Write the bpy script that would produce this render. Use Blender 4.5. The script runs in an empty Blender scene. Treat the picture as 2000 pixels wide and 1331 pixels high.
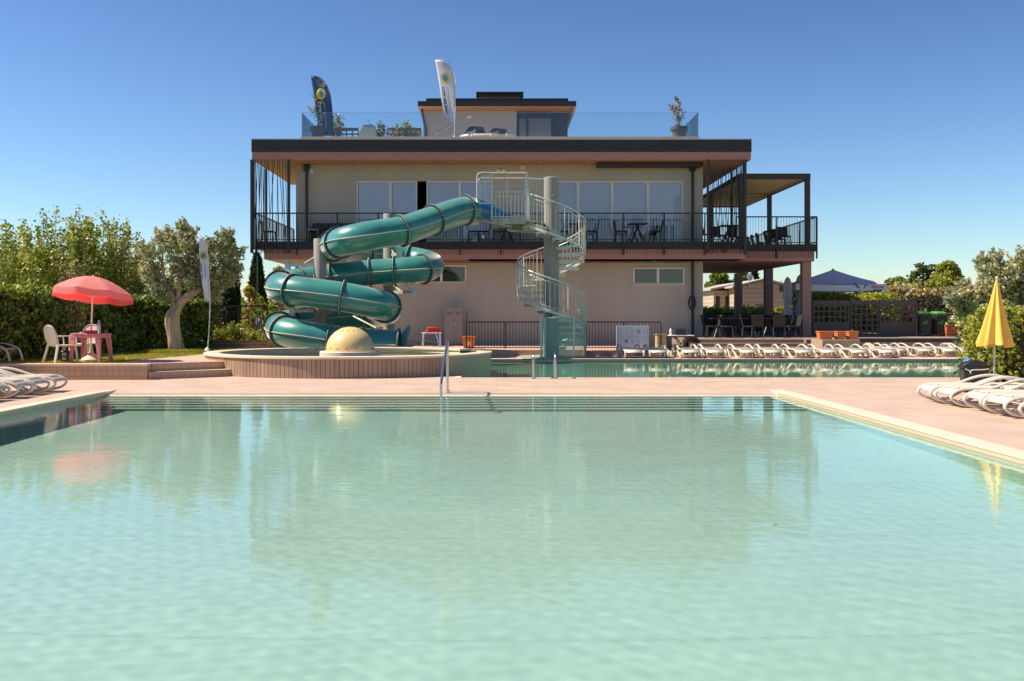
import bpy, math, random
import numpy as np
from math import sin, cos, pi, radians, sqrt
from mathutils import Vector, Matrix
random.seed(7); rng = np.random.default_rng(11)
sc = bpy.context.scene
COL = sc.collection
F = 1944.0; CAMZ = 1.41
def P(px, py, Y): return ((px-970)*Y/F, Y, CAMZ-(py-618)*Y/F)
def PX(px, Y): return (px-970)*Y/F
def PZ(py, Y): return CAMZ-(py-618)*Y/F

# ------------------------------------------------------------------ mesh builder
class MB:
    def __init__(s): s.v=[]; s.f=[]; s.m=[]
    def _add(s, vs, fs, m=0):
        b=len(s.v); s.v.extend(vs); s.f.extend([tuple(i+b for i in f) for f in fs]); s.m.extend([m]*len(fs)); return s
    def box(s,x0,x1,y0,y1,z0,z1,m=0):
        x0,x1=min(x0,x1),max(x0,x1); y0,y1=min(y0,y1),max(y0,y1); z0,z1=min(z0,z1),max(z0,z1)
        return s._add([(x0,y0,z0),(x1,y0,z0),(x1,y1,z0),(x0,y1,z0),(x0,y0,z1),(x1,y0,z1),(x1,y1,z1),(x0,y1,z1)],
            [(0,3,2,1),(4,5,6,7),(0,1,5,4),(1,2,6,5),(2,3,7,6),(3,0,4,7)],m)
    def bar(s,a,b,w,h,m=0,up=(0,0,1)):
        a=Vector(a);b=Vector(b);d=(b-a).normalized();u=Vector(up)
        r=d.cross(u)
        if r.length<1e-4: r=d.cross(Vector((0,1,0)))
        r.normalize();u=r.cross(d).normalized();r*=w/2;u*=h/2
        vs=[tuple(p+q) for p in (a,b) for q in (-r-u,r-u,r+u,-r+u)]
        return s._add(vs,[(0,1,2,3),(7,6,5,4),(0,4,5,1),(1,5,6,2),(2,6,7,3),(3,7,4,0)],m)
    def tube(s,pts,r,n=8,m=0,closed=False,caps=True,sq=1.0):
        P_=[Vector(p) for p in pts];k=len(P_);R=r if isinstance(r,(list,tuple)) else [r]*k
        T=[]
        for i in range(k):
            if closed: t=P_[(i+1)%k]-P_[i-1]
            else: t=P_[min(i+1,k-1)]-P_[max(i-1,0)]
            T.append(t.normalized() if t.length>1e-9 else Vector((0,0,1)))
        u=T[0].cross(Vector((0,0,1)))
        if u.length<.05: u=T[0].cross(Vector((0,1,0)))
        u.normalize();vs=[]
        for i in range(k):
            if i: u=(u-T[i]*u.dot(T[i])).normalized()
            w=T[i].cross(u)
            for j in range(n):
                a=2*pi*j/n; vs.append(tuple(P_[i]+(u*cos(a)+w*sin(a)*sq)*R[i]))
        fs=[]
        for i in range(k if closed else k-1):
            i2=(i+1)%k
            for j in range(n):
                j2=(j+1)%n; fs.append((i*n+j,i*n+j2,i2*n+j2,i2*n+j))
        if caps and not closed: fs.append(tuple(range(n-1,-1,-1))); fs.append(tuple(range((k-1)*n,k*n)))
        return s._add(vs,fs,m)
    def lathe(s,prof,c=(0,0,0),n=24,m=0,a0=0,a1=2*pi,sx=1,sy=1):
        full=abs(a1-a0-2*pi)<1e-6;N=n if full else n+1;vs=[];fs=[]
        for (r,z) in prof:
            for j in range(N):
                a=a0+(a1-a0)*j/n; vs.append((c[0]+r*cos(a)*sx,c[1]+r*sin(a)*sy,c[2]+z))
        for i in range(len(prof)-1):
            for j in range(n):
                j2=(j+1)%N if full else j+1
                fs.append((i*N+j,i*N+j2,(i+1)*N+j2,(i+1)*N+j))
        return s._add(vs,fs,m)
    def prism(s,poly,z0,z1,m=0,top=None):
        n=len(poly);A=sum(poly[i][0]*poly[(i+1)%n][1]-poly[(i+1)%n][0]*poly[i][1] for i in range(n))
        if A<0: poly=poly[::-1]
        s._add([(x,y,z0) for x,y in poly]+[(x,y,z1) for x,y in poly],
            [tuple(range(n-1,-1,-1))]+[(i,(i+1)%n,n+(i+1)%n,n+i) for i in range(n)],m)
        b=len(s.v)-n; s.f.append(tuple(range(b,b+n))); s.m.append(m if top is None else top); return s
    def prismy(s,poly,y0,y1,m=0):
        n=len(poly);return s._add([(x,y0,z) for x,z in poly]+[(x,y1,z) for x,z in poly],
            [tuple(range(n)),tuple(range(2*n-1,n-1,-1))]+[(i,n+i,n+(i+1)%n,(i+1)%n) for i in range(n)],m)
    def face(s,vs,m=0): return s._add([tuple(v) for v in vs],[tuple(range(len(vs)))],m)
    def ball(s,c,r,n=12,m=0,sz=1):
        pr=[(max(r*cos(t),1e-4),r*sin(t)*sz) for t in [(-pi/2+pi*i/(n//2)) for i in range(n//2+1)]]
        return s.lathe(pr,c,n,m)
    def build(s,name,mats,parent=None,smooth=True,ang=35,bevel=0,rec=True,loc=None):
        me=bpy.data.meshes.new(name);me.from_pydata(s.v,[],s.f)
        if not isinstance(mats,(list,tuple)): mats=[mats]
        for q in mats: me.materials.append(q)
        me.polygons.foreach_set('material_index',s.m)
        me.validate();me.update()
        if smooth:
            me.polygons.foreach_set('use_smooth',[True]*len(me.polygons)); me.set_sharp_from_angle(angle=radians(ang))
        o=bpy.data.objects.new(name,me);COL.objects.link(o)
        if parent is not None: o.parent=parent
        if loc: o.location=loc
        if bevel:
            b=o.modifiers.new('bevel','BEVEL');b.width=bevel;b.segments=2;b.limit_method='ANGLE'
        return o
def tag(o,label=None,cat=None,group=None,kind=None):
    if label: o['label']=label
    if cat: o['category']=cat
    if group: o['group']=group
    if kind: o['kind']=kind
    return o
def thing(name,label,cat,loc=(0,0,0),rz=0,group=None):
    o=bpy.data.objects.new(name,None);COL.objects.link(o);o.location=loc;o.rotation_euler=(0,0,rz);o.empty_display_size=.1
    return tag(o,label,cat,group)
def struct(o): o['kind']='structure'; return o
def dup(root,loc,rz=0,label=None,group=None,scale=None):
    r=root.copy();COL.objects.link(r);r.location=loc;r.rotation_euler=(0,0,rz)
    if label: r['label']=label
    if group: r['group']=group
    if scale: r.scale=scale
    for ch in list(root.children):
        c=ch.copy();COL.objects.link(c);c.parent=r
        for g in list(ch.children):
            d=g.copy();COL.objects.link(d);d.parent=c
    return r

# ------------------------------------------------------------------ materials
def newmat(name):
    m=bpy.data.materials.new(name);m.use_nodes=True;nt=m.node_tree
    return m,nt,nt.nodes['Principled BSDF'],nt.links
def M(name,col,rough=.6,var=.08,scale=2.0,bump=0,bscale=60,metal=0,coat=0,spec=.5,streak=False,col2=None,sss=0):
    m,nt,b,L=newmat(name)
    b.inputs['Roughness'].default_value=rough;b.inputs['Metallic'].default_value=metal
    b.inputs['Coat Weight'].default_value=coat;b.inputs['Coat Roughness'].default_value=.08
    b.inputs['Specular IOR Level'].default_value=spec
    g=nt.nodes.new('ShaderNodeNewGeometry')
    n=nt.nodes.new('ShaderNodeTexNoise');n.inputs['Scale'].default_value=scale;n.inputs['Detail'].default_value=6;n.inputs['Roughness'].default_value=.65
    if streak:
        mp=nt.nodes.new('ShaderNodeMapping');mp.inputs['Scale'].default_value=(1,1,.12);L.new(g.outputs['Position'],mp.inputs[0]);L.new(mp.outputs[0],n.inputs['Vector'])
    else: L.new(g.outputs['Position'],n.inputs['Vector'])
    r=nt.nodes.new('ShaderNodeValToRGB');r.color_ramp.elements[0].position=.3;r.color_ramp.elements[1].position=.7
    c2=col2 if col2 else tuple(min(1,c*(1+var)) for c in col)
    c1=tuple(c*(1-var) for c in col) if not col2 else col
    r.color_ramp.elements[0].color=(*c1,1);r.color_ramp.elements[1].color=(*c2,1)
    L.new(n.outputs[0],r.inputs[0]);L.new(r.outputs[0],b.inputs['Base Color'])
    if bump:
        n2=nt.nodes.new('ShaderNodeTexNoise');n2.inputs['Scale'].default_value=bscale;n2.inputs['Detail'].default_value=3;L.new(g.outputs['Position'],n2.inputs['Vector'])
        bp=nt.nodes.new('ShaderNodeBump');bp.inputs['Strength'].default_value=bump;bp.inputs['Distance'].default_value=.01
        L.new(n2.outputs[0],bp.inputs['Height']);L.new(bp.outputs[0],b.inputs['Normal'])
    return m
def tilemat(name,c1,c2,mortar,w,h,mort=.01,rough=.6,axis='xy',off=.5,var=.12,bump=.3):
    """brick-texture tiles in real size on world position; axis picks the plane (xy, xz, or round = angle about the basin)"""
    m,nt,b,L=newmat(name);b.inputs['Roughness'].default_value=rough
    g=nt.nodes.new('ShaderNodeNewGeometry');s=nt.nodes.new('ShaderNodeSeparateXYZ');L.new(g.outputs['Position'],s.inputs[0])
    c=nt.nodes.new('ShaderNodeCombineXYZ')
    L.new(s.outputs['X'],c.inputs[0]);L.new(s.outputs['Y' if axis=='xy' else 'Z'],c.inputs[1])
    if axis=='yx': 
        L.new(s.outputs['Y'],c.inputs[0]);L.new(s.outputs['X'],c.inputs[1])
    t=nt.nodes.new('ShaderNodeTexBrick');t.offset=off;t.inputs['Scale'].default_value=1
    t.inputs['Brick Width'].default_value=w;t.inputs['Row Height'].default_value=h;t.inputs['Mortar Size'].default_value=mort;t.inputs['Mortar Smooth'].default_value=.2
    t.inputs['Color1'].default_value=(*c1,1);t.inputs['Color2'].default_value=(*c2,1);t.inputs['Mortar'].default_value=(*mortar,1)
    L.new(c.outputs[0],t.inputs['Vector'])
    n=nt.nodes.new('ShaderNodeTexNoise');n.inputs['Scale'].default_value=1.3;n.inputs['Detail'].default_value=8;n.inputs['Roughness'].default_value=.7;L.new(g.outputs['Position'],n.inputs['Vector'])
    mr=nt.nodes.new('ShaderNodeMapRange');mr.inputs[1].default_value=.3;mr.inputs[2].default_value=.7;mr.inputs[3].default_value=1-var;mr.inputs[4].default_value=1+var;L.new(n.outputs[0],mr.inputs[0])
    mx=nt.nodes.new('ShaderNodeVectorMath');mx.operation='SCALE';L.new(t.outputs['Color'],mx.inputs[0]);L.new(mr.outputs[0],mx.inputs['Scale']);L.new(mx.outputs[0],b.inputs['Base Color'])
    bp=nt.nodes.new('ShaderNodeBump');bp.inputs['Strength'].default_value=bump;bp.inputs['Distance'].default_value=.004;bp.invert=True
    L.new(t.outputs['Fac'],bp.inputs['Height']);L.new(bp.outputs[0],b.inputs['Normal'])
    return m
def leafmat(name,c,trans=.35,rough=.45):
    m,nt,b,L=newmat(name);b.inputs['Roughness'].default_value=rough
    g=nt.nodes.new('ShaderNodeNewGeometry');n=nt.nodes.new('ShaderNodeTexNoise');n.inputs['Scale'].default_value=1.7;n.inputs['Detail'].default_value=5;L.new(g.outputs['Position'],n.inputs['Vector'])
    r=nt.nodes.new('ShaderNodeValToRGB');r.color_ramp.elements[0].position=.35;r.color_ramp.elements[1].position=.65
    r.color_ramp.elements[0].color=(c[0]*.7,c[1]*.75,c[2]*.8,1);r.color_ramp.elements[1].color=(c[0]*1.25,c[1]*1.15,c[2]*1.1,1)
    L.new(n.outputs[0],r.inputs[0]);L.new(r.outputs[0],b.inputs['Base Color'])
    t=nt.nodes.new('ShaderNodeBsdfTranslucent');L.new(r.outputs[0],t.inputs['Color'])
    mx=nt.nodes.new('ShaderNodeMixShader');mx.inputs[0].default_value=trans;L.new(b.outputs[0],mx.inputs[1]);L.new(t.outputs[0],mx.inputs[2]);L.new(mx.outputs[0],nt.nodes['Material Output'].inputs[0])
    return m
def glassmat(name,tint=(1,1,1),alpha=.12,rough=0.0,extra=0.0,ecol=(1,1,1)):
    """thin clear sheet: fresnel mirror over a tinted see-through pane, plus optional frosted diffuse share"""
    m,nt,b,L=newmat(name);nt.nodes.remove(b)
    t=nt.nodes.new('ShaderNodeBsdfTransparent');t.inputs[0].default_value=(*tint,1)
    g=nt.nodes.new('ShaderNodeBsdfGlossy');g.inputs['Roughness'].default_value=rough
    fr=nt.nodes.new('ShaderNodeFresnel');fr.inputs[0].default_value=1.45
    a=nt.nodes.new('ShaderNodeMath');a.operation='ADD';a.inputs[1].default_value=alpha;a.use_clamp=True;L.new(fr.outputs[0],a.inputs[0])
    mx=nt.nodes.new('ShaderNodeMixShader');L.new(a.outputs[0],mx.inputs[0]);L.new(t.outputs[0],mx.inputs[1]);L.new(g.outputs[0],mx.inputs[2])
    out=mx
    if extra:
        d=nt.nodes.new('ShaderNodeBsdfDiffuse');d.inputs[0].default_value=(*ecol,1)
        m2=nt.nodes.new('ShaderNodeMixShader');m2.inputs[0].default_value=extra;L.new(mx.outputs[0],m2.inputs[1]);L.new(d.outputs[0],m2.inputs[2]);out=m2
    L.new(out.outputs[0],nt.nodes['Material Output'].inputs[0]);return m

m_deck=tilemat('deck_planks',(.59,.43,.33),(.53,.385,.295),(.36,.25,.19),1.2,.08,.005,.55,'xy',.37,.15)
m_coping=M('coping_stone',(.74,.58,.43),.5,.06,3,.1)
m_tile=tilemat('wall_tiles',(.47,.30,.19),(.42,.265,.17),(.22,.14,.09),.133,.133,.004,.45,'xz',0,.08)
m_beltile=tilemat('belt_tiles',(.66,.47,.32),(.60,.43,.30),(.45,.32,.23),.3,.3,.004,.4,'xz',0,.05)
m_plank=M('basin_wood_tiles',(.36,.235,.165),.55,.25,3,.15,90,streak=True)
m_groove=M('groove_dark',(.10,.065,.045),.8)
m_cream=M('basin_cream_plaster',(.74,.68,.42),.6,.12,1.5,.15)
m_rim=M('basin_rim',(.72,.58,.44),.5,.08,3,.1)
m_dome=M('dome_cream',(.80,.58,.25),.28,.10,2.0,0,coat=.3)
m_stuc=M('facade_stucco',(.475,.425,.35),.85,.12,.4,.25,180,streak=True)
m_pink=M('fascia_rose',(.42,.195,.15),.6,.05,1.0)
m_soff=M('soffit_terracotta',(.46,.25,.15),.7,.05,1.0)
m_colm=M('column_rose',(.38,.215,.18),.7,.05,1.0,.1)
m_blk=M('black_metal',(.022,.018,.017),.45,.2,2)
m_brn=M('dark_brown_metal',(.040,.028,.025),.5,.2,2)
m_white=M('white_frame',(.78,.74,.66),.4,.03)
m_plastic=M('white_resin',(.66,.58,.49),.38,.05,3)
m_plas2=M('grey_white_resin',(.56,.52,.48),.42,.05,3)
m_galv=M('galvanised_steel',(.56,.57,.50),.42,.22,5,metal=.35)
m_galvd=M('galvanised_mossy',(.34,.38,.28),.6,.3,3,metal=.15,streak=True)
m_conc=M('grey_pillar',(.31,.29,.25),.7,.12,3,.1,streak=True)
m_chrome=M('stainless',(.55,.52,.50),.28,.04,metal=1)
m_green=M('teal_gelcoat',(.008,.165,.145),.38,.35,1.1,0,coat=.8,col2=(.025,.26,.215),spec=.6)
m_green.node_tree.nodes['Principled BSDF'].inputs['Sheen Weight'].default_value=.7;m_green.node_tree.nodes['Principled BSDF'].inputs['Sheen Roughness'].default_value=.4
m_greenL=M('teal_flange',(.01,.055,.05),.5,.2)
m_bolt=M('pale_bolts',(.6,.6,.5),.5)
m_seam=M('seam_pale',(.42,.45,.36),.5)
m_blue=M('blue_trough',(.008,.13,.30),.35,.15,2,coat=.6)
m_grass=None
m_terra=M('terracotta',(.60,.17,.055),.75,.12,4,.1)
m_pot=M('grey_pot',(.12,.11,.105),.7,.1)
m_bark=M('bark',(.22,.16,.11),.9,.35,6,.8,30,streak=True)
m_barkol=M('olive_bark',(.42,.31,.21),.9,.35,5,1.0,25,streak=True)
m_redc=M('red_canopy',(.62,.02,.03),.7,.05)
m_wallgrey=M('terrace_wall_tile',(.30,.215,.16),.6,.15,2,.1)
m_scr=M('brown_screen',(.13,.088,.07),.65,.15)
m_yel=M('yellow_cloth',(.84,.52,.09),.75,.08,6)
m_paleblind=M('blind_lilac',(.86,.80,.86),.7,.04)
m_dark=M('dark_interior',(.02,.018,.018),.9)
m_curt=M('white_curtain',(.6,.6,.66),.8)
m_wicker=M('black_wicker',(.03,.027,.027),.55,.3,60,.5,120)
m_whitep=M('white_paint',(.8,.78,.72),.5)
m_ggreen=M('bin_green',(.10,.32,.02),.45)
m_gdark=M('bin_dark',(.018,.028,.024),.45)
m_red=M('red_plastic',(.55,.03,.02),.4)
m_orange=M('orange_plastic',(.78,.20,.02),.45)
m_lock=M('grey_locker',(.30,.275,.25),.45,.06)
m_glass=glassmat('balustrade_glass',(.93,.965,.97),.02)
m_win=glassmat('window_glass',(.97,.96,.99),.04)
m_dwin=M('dark_window_glass',(.03,.03,.028),.05,.5,2,spec=1)
m_clear=glassmat('bottle_plastic',(.92,.92,.95),.05,.1,.25)
m_poly=glassmat('stair_screen',(.70,.90,.84),.03,.35,.42,(.38,.58,.50))
m_sail=M('parasol_lilac',(.50,.47,.58),.8,.05)
m_sailw=M('parasol_white',(.80,.76,.76),.8,.05)
m_furl=M('furled_cloth',(.50,.46,.46),.85,.15,8)
m_blubag=M('navy_print',(.03,.07,.30),.6)
m_txtred=M('print_red',(.5,.03,.04),.6)
m_flagb=M('flag_navy',(.035,.08,.20),.7,.06)
m_flagw=M('flag_white',(.66,.66,.72),.7,.04)
m_yelr=M('flag_yellow',(.75,.60,.05),.6)
m_flagg=M('flag_teal',(.02,.20,.24),.6)
m_flagl=M('flag_pale_blue',(.30,.45,.60),.6)
m_siding=tilemat('siding',(.52,.42,.30),(.50,.40,.29),(.25,.19,.13),8.0,.28,.015,.6,'xz',.5,.04)
m_roofg=M('roof_grey',(.45,.40,.35),.6)
m_leafL=leafmat('leaf_bright',(.36,.42,.05),.45)
m_leafM=leafmat('leaf_mid',(.18,.24,.035),.42)
m_leafD=leafmat('leaf_dark',(.05,.085,.02),.3)
m_leafY=leafmat('leaf_yellow',(.45,.42,.06),.42)
m_leafR=leafmat('leaf_red_tip',(.38,.16,.05))
m_olv=leafmat('leaf_olive',(.50,.50,.28),.35,.5)
m_olv2=leafmat('leaf_olive_dark',(.33,.33,.18),.3,.5)
m_cyp=leafmat('leaf_cypress',(.018,.034,.014),.1,.7)
m_brnleaf=leafmat('leaf_brown',(.28,.19,.09),.3)

def smooth_path(pts,n=8,closed=False):
    """Catmull-Rom through the points"""
    out=[];k=len(pts);V=[Vector(p) for p in pts]
    for i in range(k-1 if not closed else k):
        p0=V[i-1] if (i>0 or closed) else V[0];p1=V[i];p2=V[(i+1)%k];p3=V[(i+2)%k] if (i+2<k or closed) else V[-1]
        for j in range(n):
            t=j/n;out.append(.5*((2*p1)+(p2-p0)*t+(2*p0-5*p1+4*p2-p3)*t*t+(3*p1-p0-3*p2+p3)*t**3))
    if not closed: out.append(V[-1])
    return out

# ------------------------------------------------------------------ world, sun, camera
EL=51; AZ=-90            # sun elevation, bearing from +Y towards +X (negative = left of the picture)
W=bpy.data.worlds.new('World');sc.world=W;W.use_nodes=True;wt=W.node_tree
sky=wt.nodes.new('ShaderNodeTexSky');sky.sky_type='NISHITA';sky.sun_disc=False
sky.sun_elevation=radians(EL);sky.sun_rotation=radians(AZ);sky.altitude=200;sky.air_density=1.0;sky.dust_density=.35;sky.ozone_density=3.0
hs=wt.nodes.new('ShaderNodeHueSaturation');hs.inputs['Saturation'].default_value=.95;wt.links.new(sky.outputs[0],hs.inputs['Color'])
k1=wt.nodes.new('ShaderNodeVectorMath');k1.operation='SCALE';k1.inputs['Scale'].default_value=.10;wt.links.new(hs.outputs[0],k1.inputs[0])
gm=wt.nodes.new('ShaderNodeGamma');gm.inputs[1].default_value=1.6;wt.links.new(k1.outputs[0],gm.inputs[0])
k2=wt.nodes.new('ShaderNodeVectorMath');k2.operation='SCALE';k2.inputs['Scale'].default_value=1/.10;wt.links.new(gm.outputs[0],k2.inputs[0])
wt.links.new(k2.outputs[0],wt.nodes['Background'].inputs[0]);wt.nodes['Background'].inputs[1].default_value=.108
sl=bpy.data.lights.new('sun','SUN');sl.energy=4.25;sl.angle=radians(.5);sl.color=(1,.885,.72)
so=bpy.data.objects.new('sun',sl);COL.objects.link(so)
sd=Vector((sin(radians(AZ))*cos(radians(EL)),cos(radians(AZ))*cos(radians(EL)),sin(radians(EL))))
so.rotation_euler=sd.to_track_quat('Z','Y').to_euler();so.location=(-20,5,30)
sl.cycles.is_caustics_light=True
cd=bpy.data.cameras.new('camera');co=bpy.data.objects.new('camera',cd);COL.objects.link(co)
co.location=(0,0,CAMZ);co.rotation_euler=(pi/2,0,0);cd.sensor_width=36;cd.lens=F*36/2000;cd.shift_x=.015;cd.shift_y=-.02375
cd.clip_start=.05;cd.clip_end=3000;sc.camera=co
vs=sc.view_settings;vs.view_transform='Standard';vs.look='None';vs.exposure=.88;vs.gamma=1
sc.cycles.caustics_refractive=True;sc.cycles.caustics_reflective=False;sc.cycles.max_bounces=10;sc.cycles.transparent_max_bounces=24;sc.cycles.transmission_bounces=8
sc.cycles.sample_clamp_indirect=4;sc.cycles.use_denoising=True
# ------------------------------------------------------------------ ground, deck, pools
DZ=.065
def water_recv(o): o.cycles.is_caustics_receiver=True; return o
# one ground sheet, laid as cells with the two pools left open
def sheet(name,xs,ys,holes,z,mat):
    b=MB();idx={}
    for i,x in enumerate(xs):
        for j,y in enumerate(ys): idx[i,j]=len(b.v);b.v.append((x,y,z))
    for i in range(len(xs)-1):
        for j in range(len(ys)-1):
            cx,cy=(xs[i]+xs[i+1])/2,(ys[j]+ys[j+1])/2
            if any(h[0]<cx<h[1] and h[2]<cy<h[3] for h in holes): continue
            b.f.append((idx[i,j],idx[i+1,j],idx[i+1,j+1],idx[i,j+1]));b.m.append(0)
    return struct(b.build(name,mat,smooth=False))
XL,XR,Y0,Y1=-6.94,5.0,1.2,17.66
H1=(XL-.22,XR+.22,Y0-.3,Y1+.55)
PX0,PX1,QY0,QY1=-.78,16.0,21.62,31.25
sheet('pool_deck',sorted([-30,H1[0],-2.6,-.78,H1[1],16.18,24]),sorted([-14,H1[2],H1[3],QY0-.18,25.0,QY1,33.5,60]),
      [H1,(-.78,16.18,QY0-.18,QY1),(-2.6,-.78,25.0,QY1)],DZ,m_deck)
m_far=M('far_ground',(.16,.17,.07),.9,.4,.2)
b=MB();R=900
for (x0,x1,y0,y1) in ((-R,-30,-R,R),(24,R,-R,R),(-30,24,-R,-14),(-30,24,60,R)): b.face([(x0,y0,.03),(x1,y0,.03),(x1,y1,.03),(x0,y1,.03)])
struct(b.build('ground',m_far,smooth=False))
# pool liners
m_liner,nt,pb,L=newmat('pool_liner')
g=nt.nodes.new('ShaderNodeNewGeometry');s=nt.nodes.new('ShaderNodeSeparateXYZ');L.new(g.outputs['Position'],s.inputs[0])
n=nt.nodes.new('ShaderNodeTexNoise');n.inputs['Scale'].default_value=2.2;n.inputs['Detail'].default_value=7;n.inputs['Roughness'].default_value=.7;L.new(g.outputs['Position'],n.inputs['Vector'])
r=nt.nodes.new('ShaderNodeValToRGB');r.color_ramp.elements[0].color=(.57,.70,.635,1);r.color_ramp.elements[1].color=(.66,.77,.71,1);r.color_ramp.elements[0].position=.3;r.color_ramp.elements[1].position=.7
L.new(n.outputs[0],r.inputs[0])
# liner sheets are welded in strips across the pool
br=nt.nodes.new('ShaderNodeTexBrick');br.offset=0;br.inputs['Scale'].default_value=1;br.inputs['Brick Width'].default_value=600;br.inputs['Row Height'].default_value=2.05;br.inputs['Mortar Size'].default_value=.012
br.inputs['Color1'].default_value=(1,1,1,1);br.inputs['Color2'].default_value=(.985,.985,.985,1);br.inputs['Mortar'].default_value=(.86,.88,.86,1)
sh=nt.nodes.new('ShaderNodeVectorMath');sh.inputs[1].default_value=(300,.6,0);L.new(g.outputs['Position'],sh.inputs[0]);L.new(sh.outputs[0],br.inputs['Vector'])
mm=nt.nodes.new('ShaderNodeVectorMath');mm.operation='MULTIPLY';L.new(r.outputs[0],mm.inputs[0]);L.new(br.outputs['Color'],mm.inputs[1])
L.new(mm.outputs[0],pb.inputs['Base Color']);pb.inputs['Roughness'].default_value=.6
m_liner2=M('lower_liner',(.20,.42,.28),.6,.12,1.5)
m_stepline=M('step_cream',(.62,.68,.42),.6,.06,2)
D=1.2
b=MB()
b.face([(XL,Y0,-D),(XR,Y0,-D),(XR,Y1,-D),(XL,Y1,-D)])
b.face([(XL,Y0,-D),(XL,Y1,-D),(XL,Y1,-.10),(XL,Y0,-.10)]);b.face([(XR,Y1,-D),(XR,Y0,-D),(XR,Y0,-.10),(XR,Y1,-.10)])
b.face([(XR,Y0,-D),(XL,Y0,-D),(XL,Y0,DZ),(XR,Y0,DZ)])
struct(water_recv(b.build('pool_floor',m_liner,smooth=False)))
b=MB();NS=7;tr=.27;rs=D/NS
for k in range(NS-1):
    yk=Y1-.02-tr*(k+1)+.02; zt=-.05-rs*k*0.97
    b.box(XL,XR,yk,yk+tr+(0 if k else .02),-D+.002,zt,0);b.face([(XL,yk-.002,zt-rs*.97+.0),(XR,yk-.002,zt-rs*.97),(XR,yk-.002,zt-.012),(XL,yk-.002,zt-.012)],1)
struct(water_recv(b.build('pool_steps',[m_liner,M('step_riser_shade',(.02,.14,.09),.6,.1)],smooth=False)))  # riser faces coloured dark green to paint in their shade
b=MB();b.box(XL-.3,XL,Y0,Y1,-.10,DZ-.004);b.box(XR,XR+.3,Y0,Y1,-.10,DZ-.004)
b.box(XL,XR,Y1,Y1+.05,-.9,-.004)
struct(water_recv(b.build('waterline_tiles',m_beltile,smooth=False)))
b=MB();cz=DZ+.012
b.box(XL-.23,XL+.008,Y0-.3,Y1+.03,DZ-.02,cz);b.box(XR-.008,XR+.23,Y0-.3,Y1+.03,DZ-.02,cz)
for s_,x_ in ((1,XR),(-1,XL)): b.prism([(x_-.001*s_,Y1+.031),(x_+.23*s_,Y1+.031),(x_+.23*s_,Y1+.57),(x_-.001*s_,Y1+.57)],-.05,DZ+.002);b.box(XL,XR,Y0-.3,Y0,DZ-.02,cz)
struct(b.build('pool_coping',m_coping,smooth=False,bevel=.006))
# the far edge slopes gently into the water, with an overflow grate let into it
b=MB();b.face([(XL,Y1-.06,-.012),(XR,Y1-.06,-.012),(XR,Y1+.10,.012),(XL,Y1+.10,.012)],1);b.face([(XL,Y1+.22,.026),(XR,Y1+.22,.026),(XR,Y1+.56,DZ+.001),(XL,Y1+.56,DZ+.001)]);b.face([(XL,Y1+.10,-.01),(XR,Y1+.10,-.01),(XR,Y1+.22,-.01),(XL,Y1+.22,-.01)],1)
struct(water_recv(b.build('pool_beach_edge_path',[m_deck,m_coping],smooth=False)))
b=MB();x=XL
while x<XR: b.box(x,x+.016,Y1+.10,Y1+.22,.010,.0245);x+=.03
b.box(XL,XR,Y1+.085,Y1+.1,.006,.022)
struct(b.build('overflow_channel_trim',m_plastic,smooth=False))
# water
m_water,nt,pb,L=newmat('pool_water');nt.nodes.remove(pb)
gl=nt.nodes.new('ShaderNodeBsdfGlass');gl.inputs['IOR'].default_value=1.33;gl.inputs['Roughness'].default_value=0;gl.inputs['Color'].default_value=(.87,1,.95,1)
g=nt.nodes.new('ShaderNodeNewGeometry')
def noise(scale,map_,det=2):
    mp=nt.nodes.new('ShaderNodeMapping');mp.inputs['Scale'].default_value=map_;mp.inputs['Rotation'].default_value=(0,0,.25);L.new(g.outputs['Position'],mp.inputs[0])
    q=nt.nodes.new('ShaderNodeTexNoise');q.inputs['Scale'].default_value=scale;q.inputs['Detail'].default_value=det;q.inputs['Distortion'].default_value=.6;L.new(mp.outputs[0],q.inputs['Vector']);return q
n1=noise(2.6,(1,1.2,1));n2=noise(13,(1,1.5,1),4);n3=noise(.35,(1,1,1),1)
# breeze patches: fine ripples come and go across the pool
pr=nt.nodes.new('ShaderNodeMapRange');pr.inputs[1].default_value=.35;pr.inputs[2].default_value=.65;pr.inputs[3].default_value=.25;pr.inputs[4].default_value=.9;L.new(n3.outputs[0],pr.inputs[0])
mu=nt.nodes.new('ShaderNodeMath');mu.operation='MULTIPLY';L.new(n2.outputs[0],mu.inputs[0]);L.new(pr.outputs[0],mu.inputs[1])
sm=nt.nodes.new('ShaderNodeMath');sm.operation='MULTIPLY_ADD';sm.inputs[1].default_value=1.0;L.new(mu.outputs[0],sm.inputs[0]);L.new(n1.outputs[0],sm.inputs[2])
bp=nt.nodes.new('ShaderNodeBump');bp.inputs['Strength'].default_value=.30;bp.inputs['Distance'].default_value=.004
L.new(sm.outputs[0],bp.inputs['Height']);L.new(bp.outputs[0],gl.inputs['Normal']);L.new(gl.outputs[0],nt.nodes['Material Output'].inputs[0])
def water(name,quads,mat):
    b=MB()
    for q in quads: b.face(q)
    o=b.build(name,mat,smooth=False);o.data.polygons.foreach_set('use_smooth',[True]*len(o.data.polygons))
    o.cycles.is_caustics_caster=True;return struct(o)
wr=np.random.default_rng(4)
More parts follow.
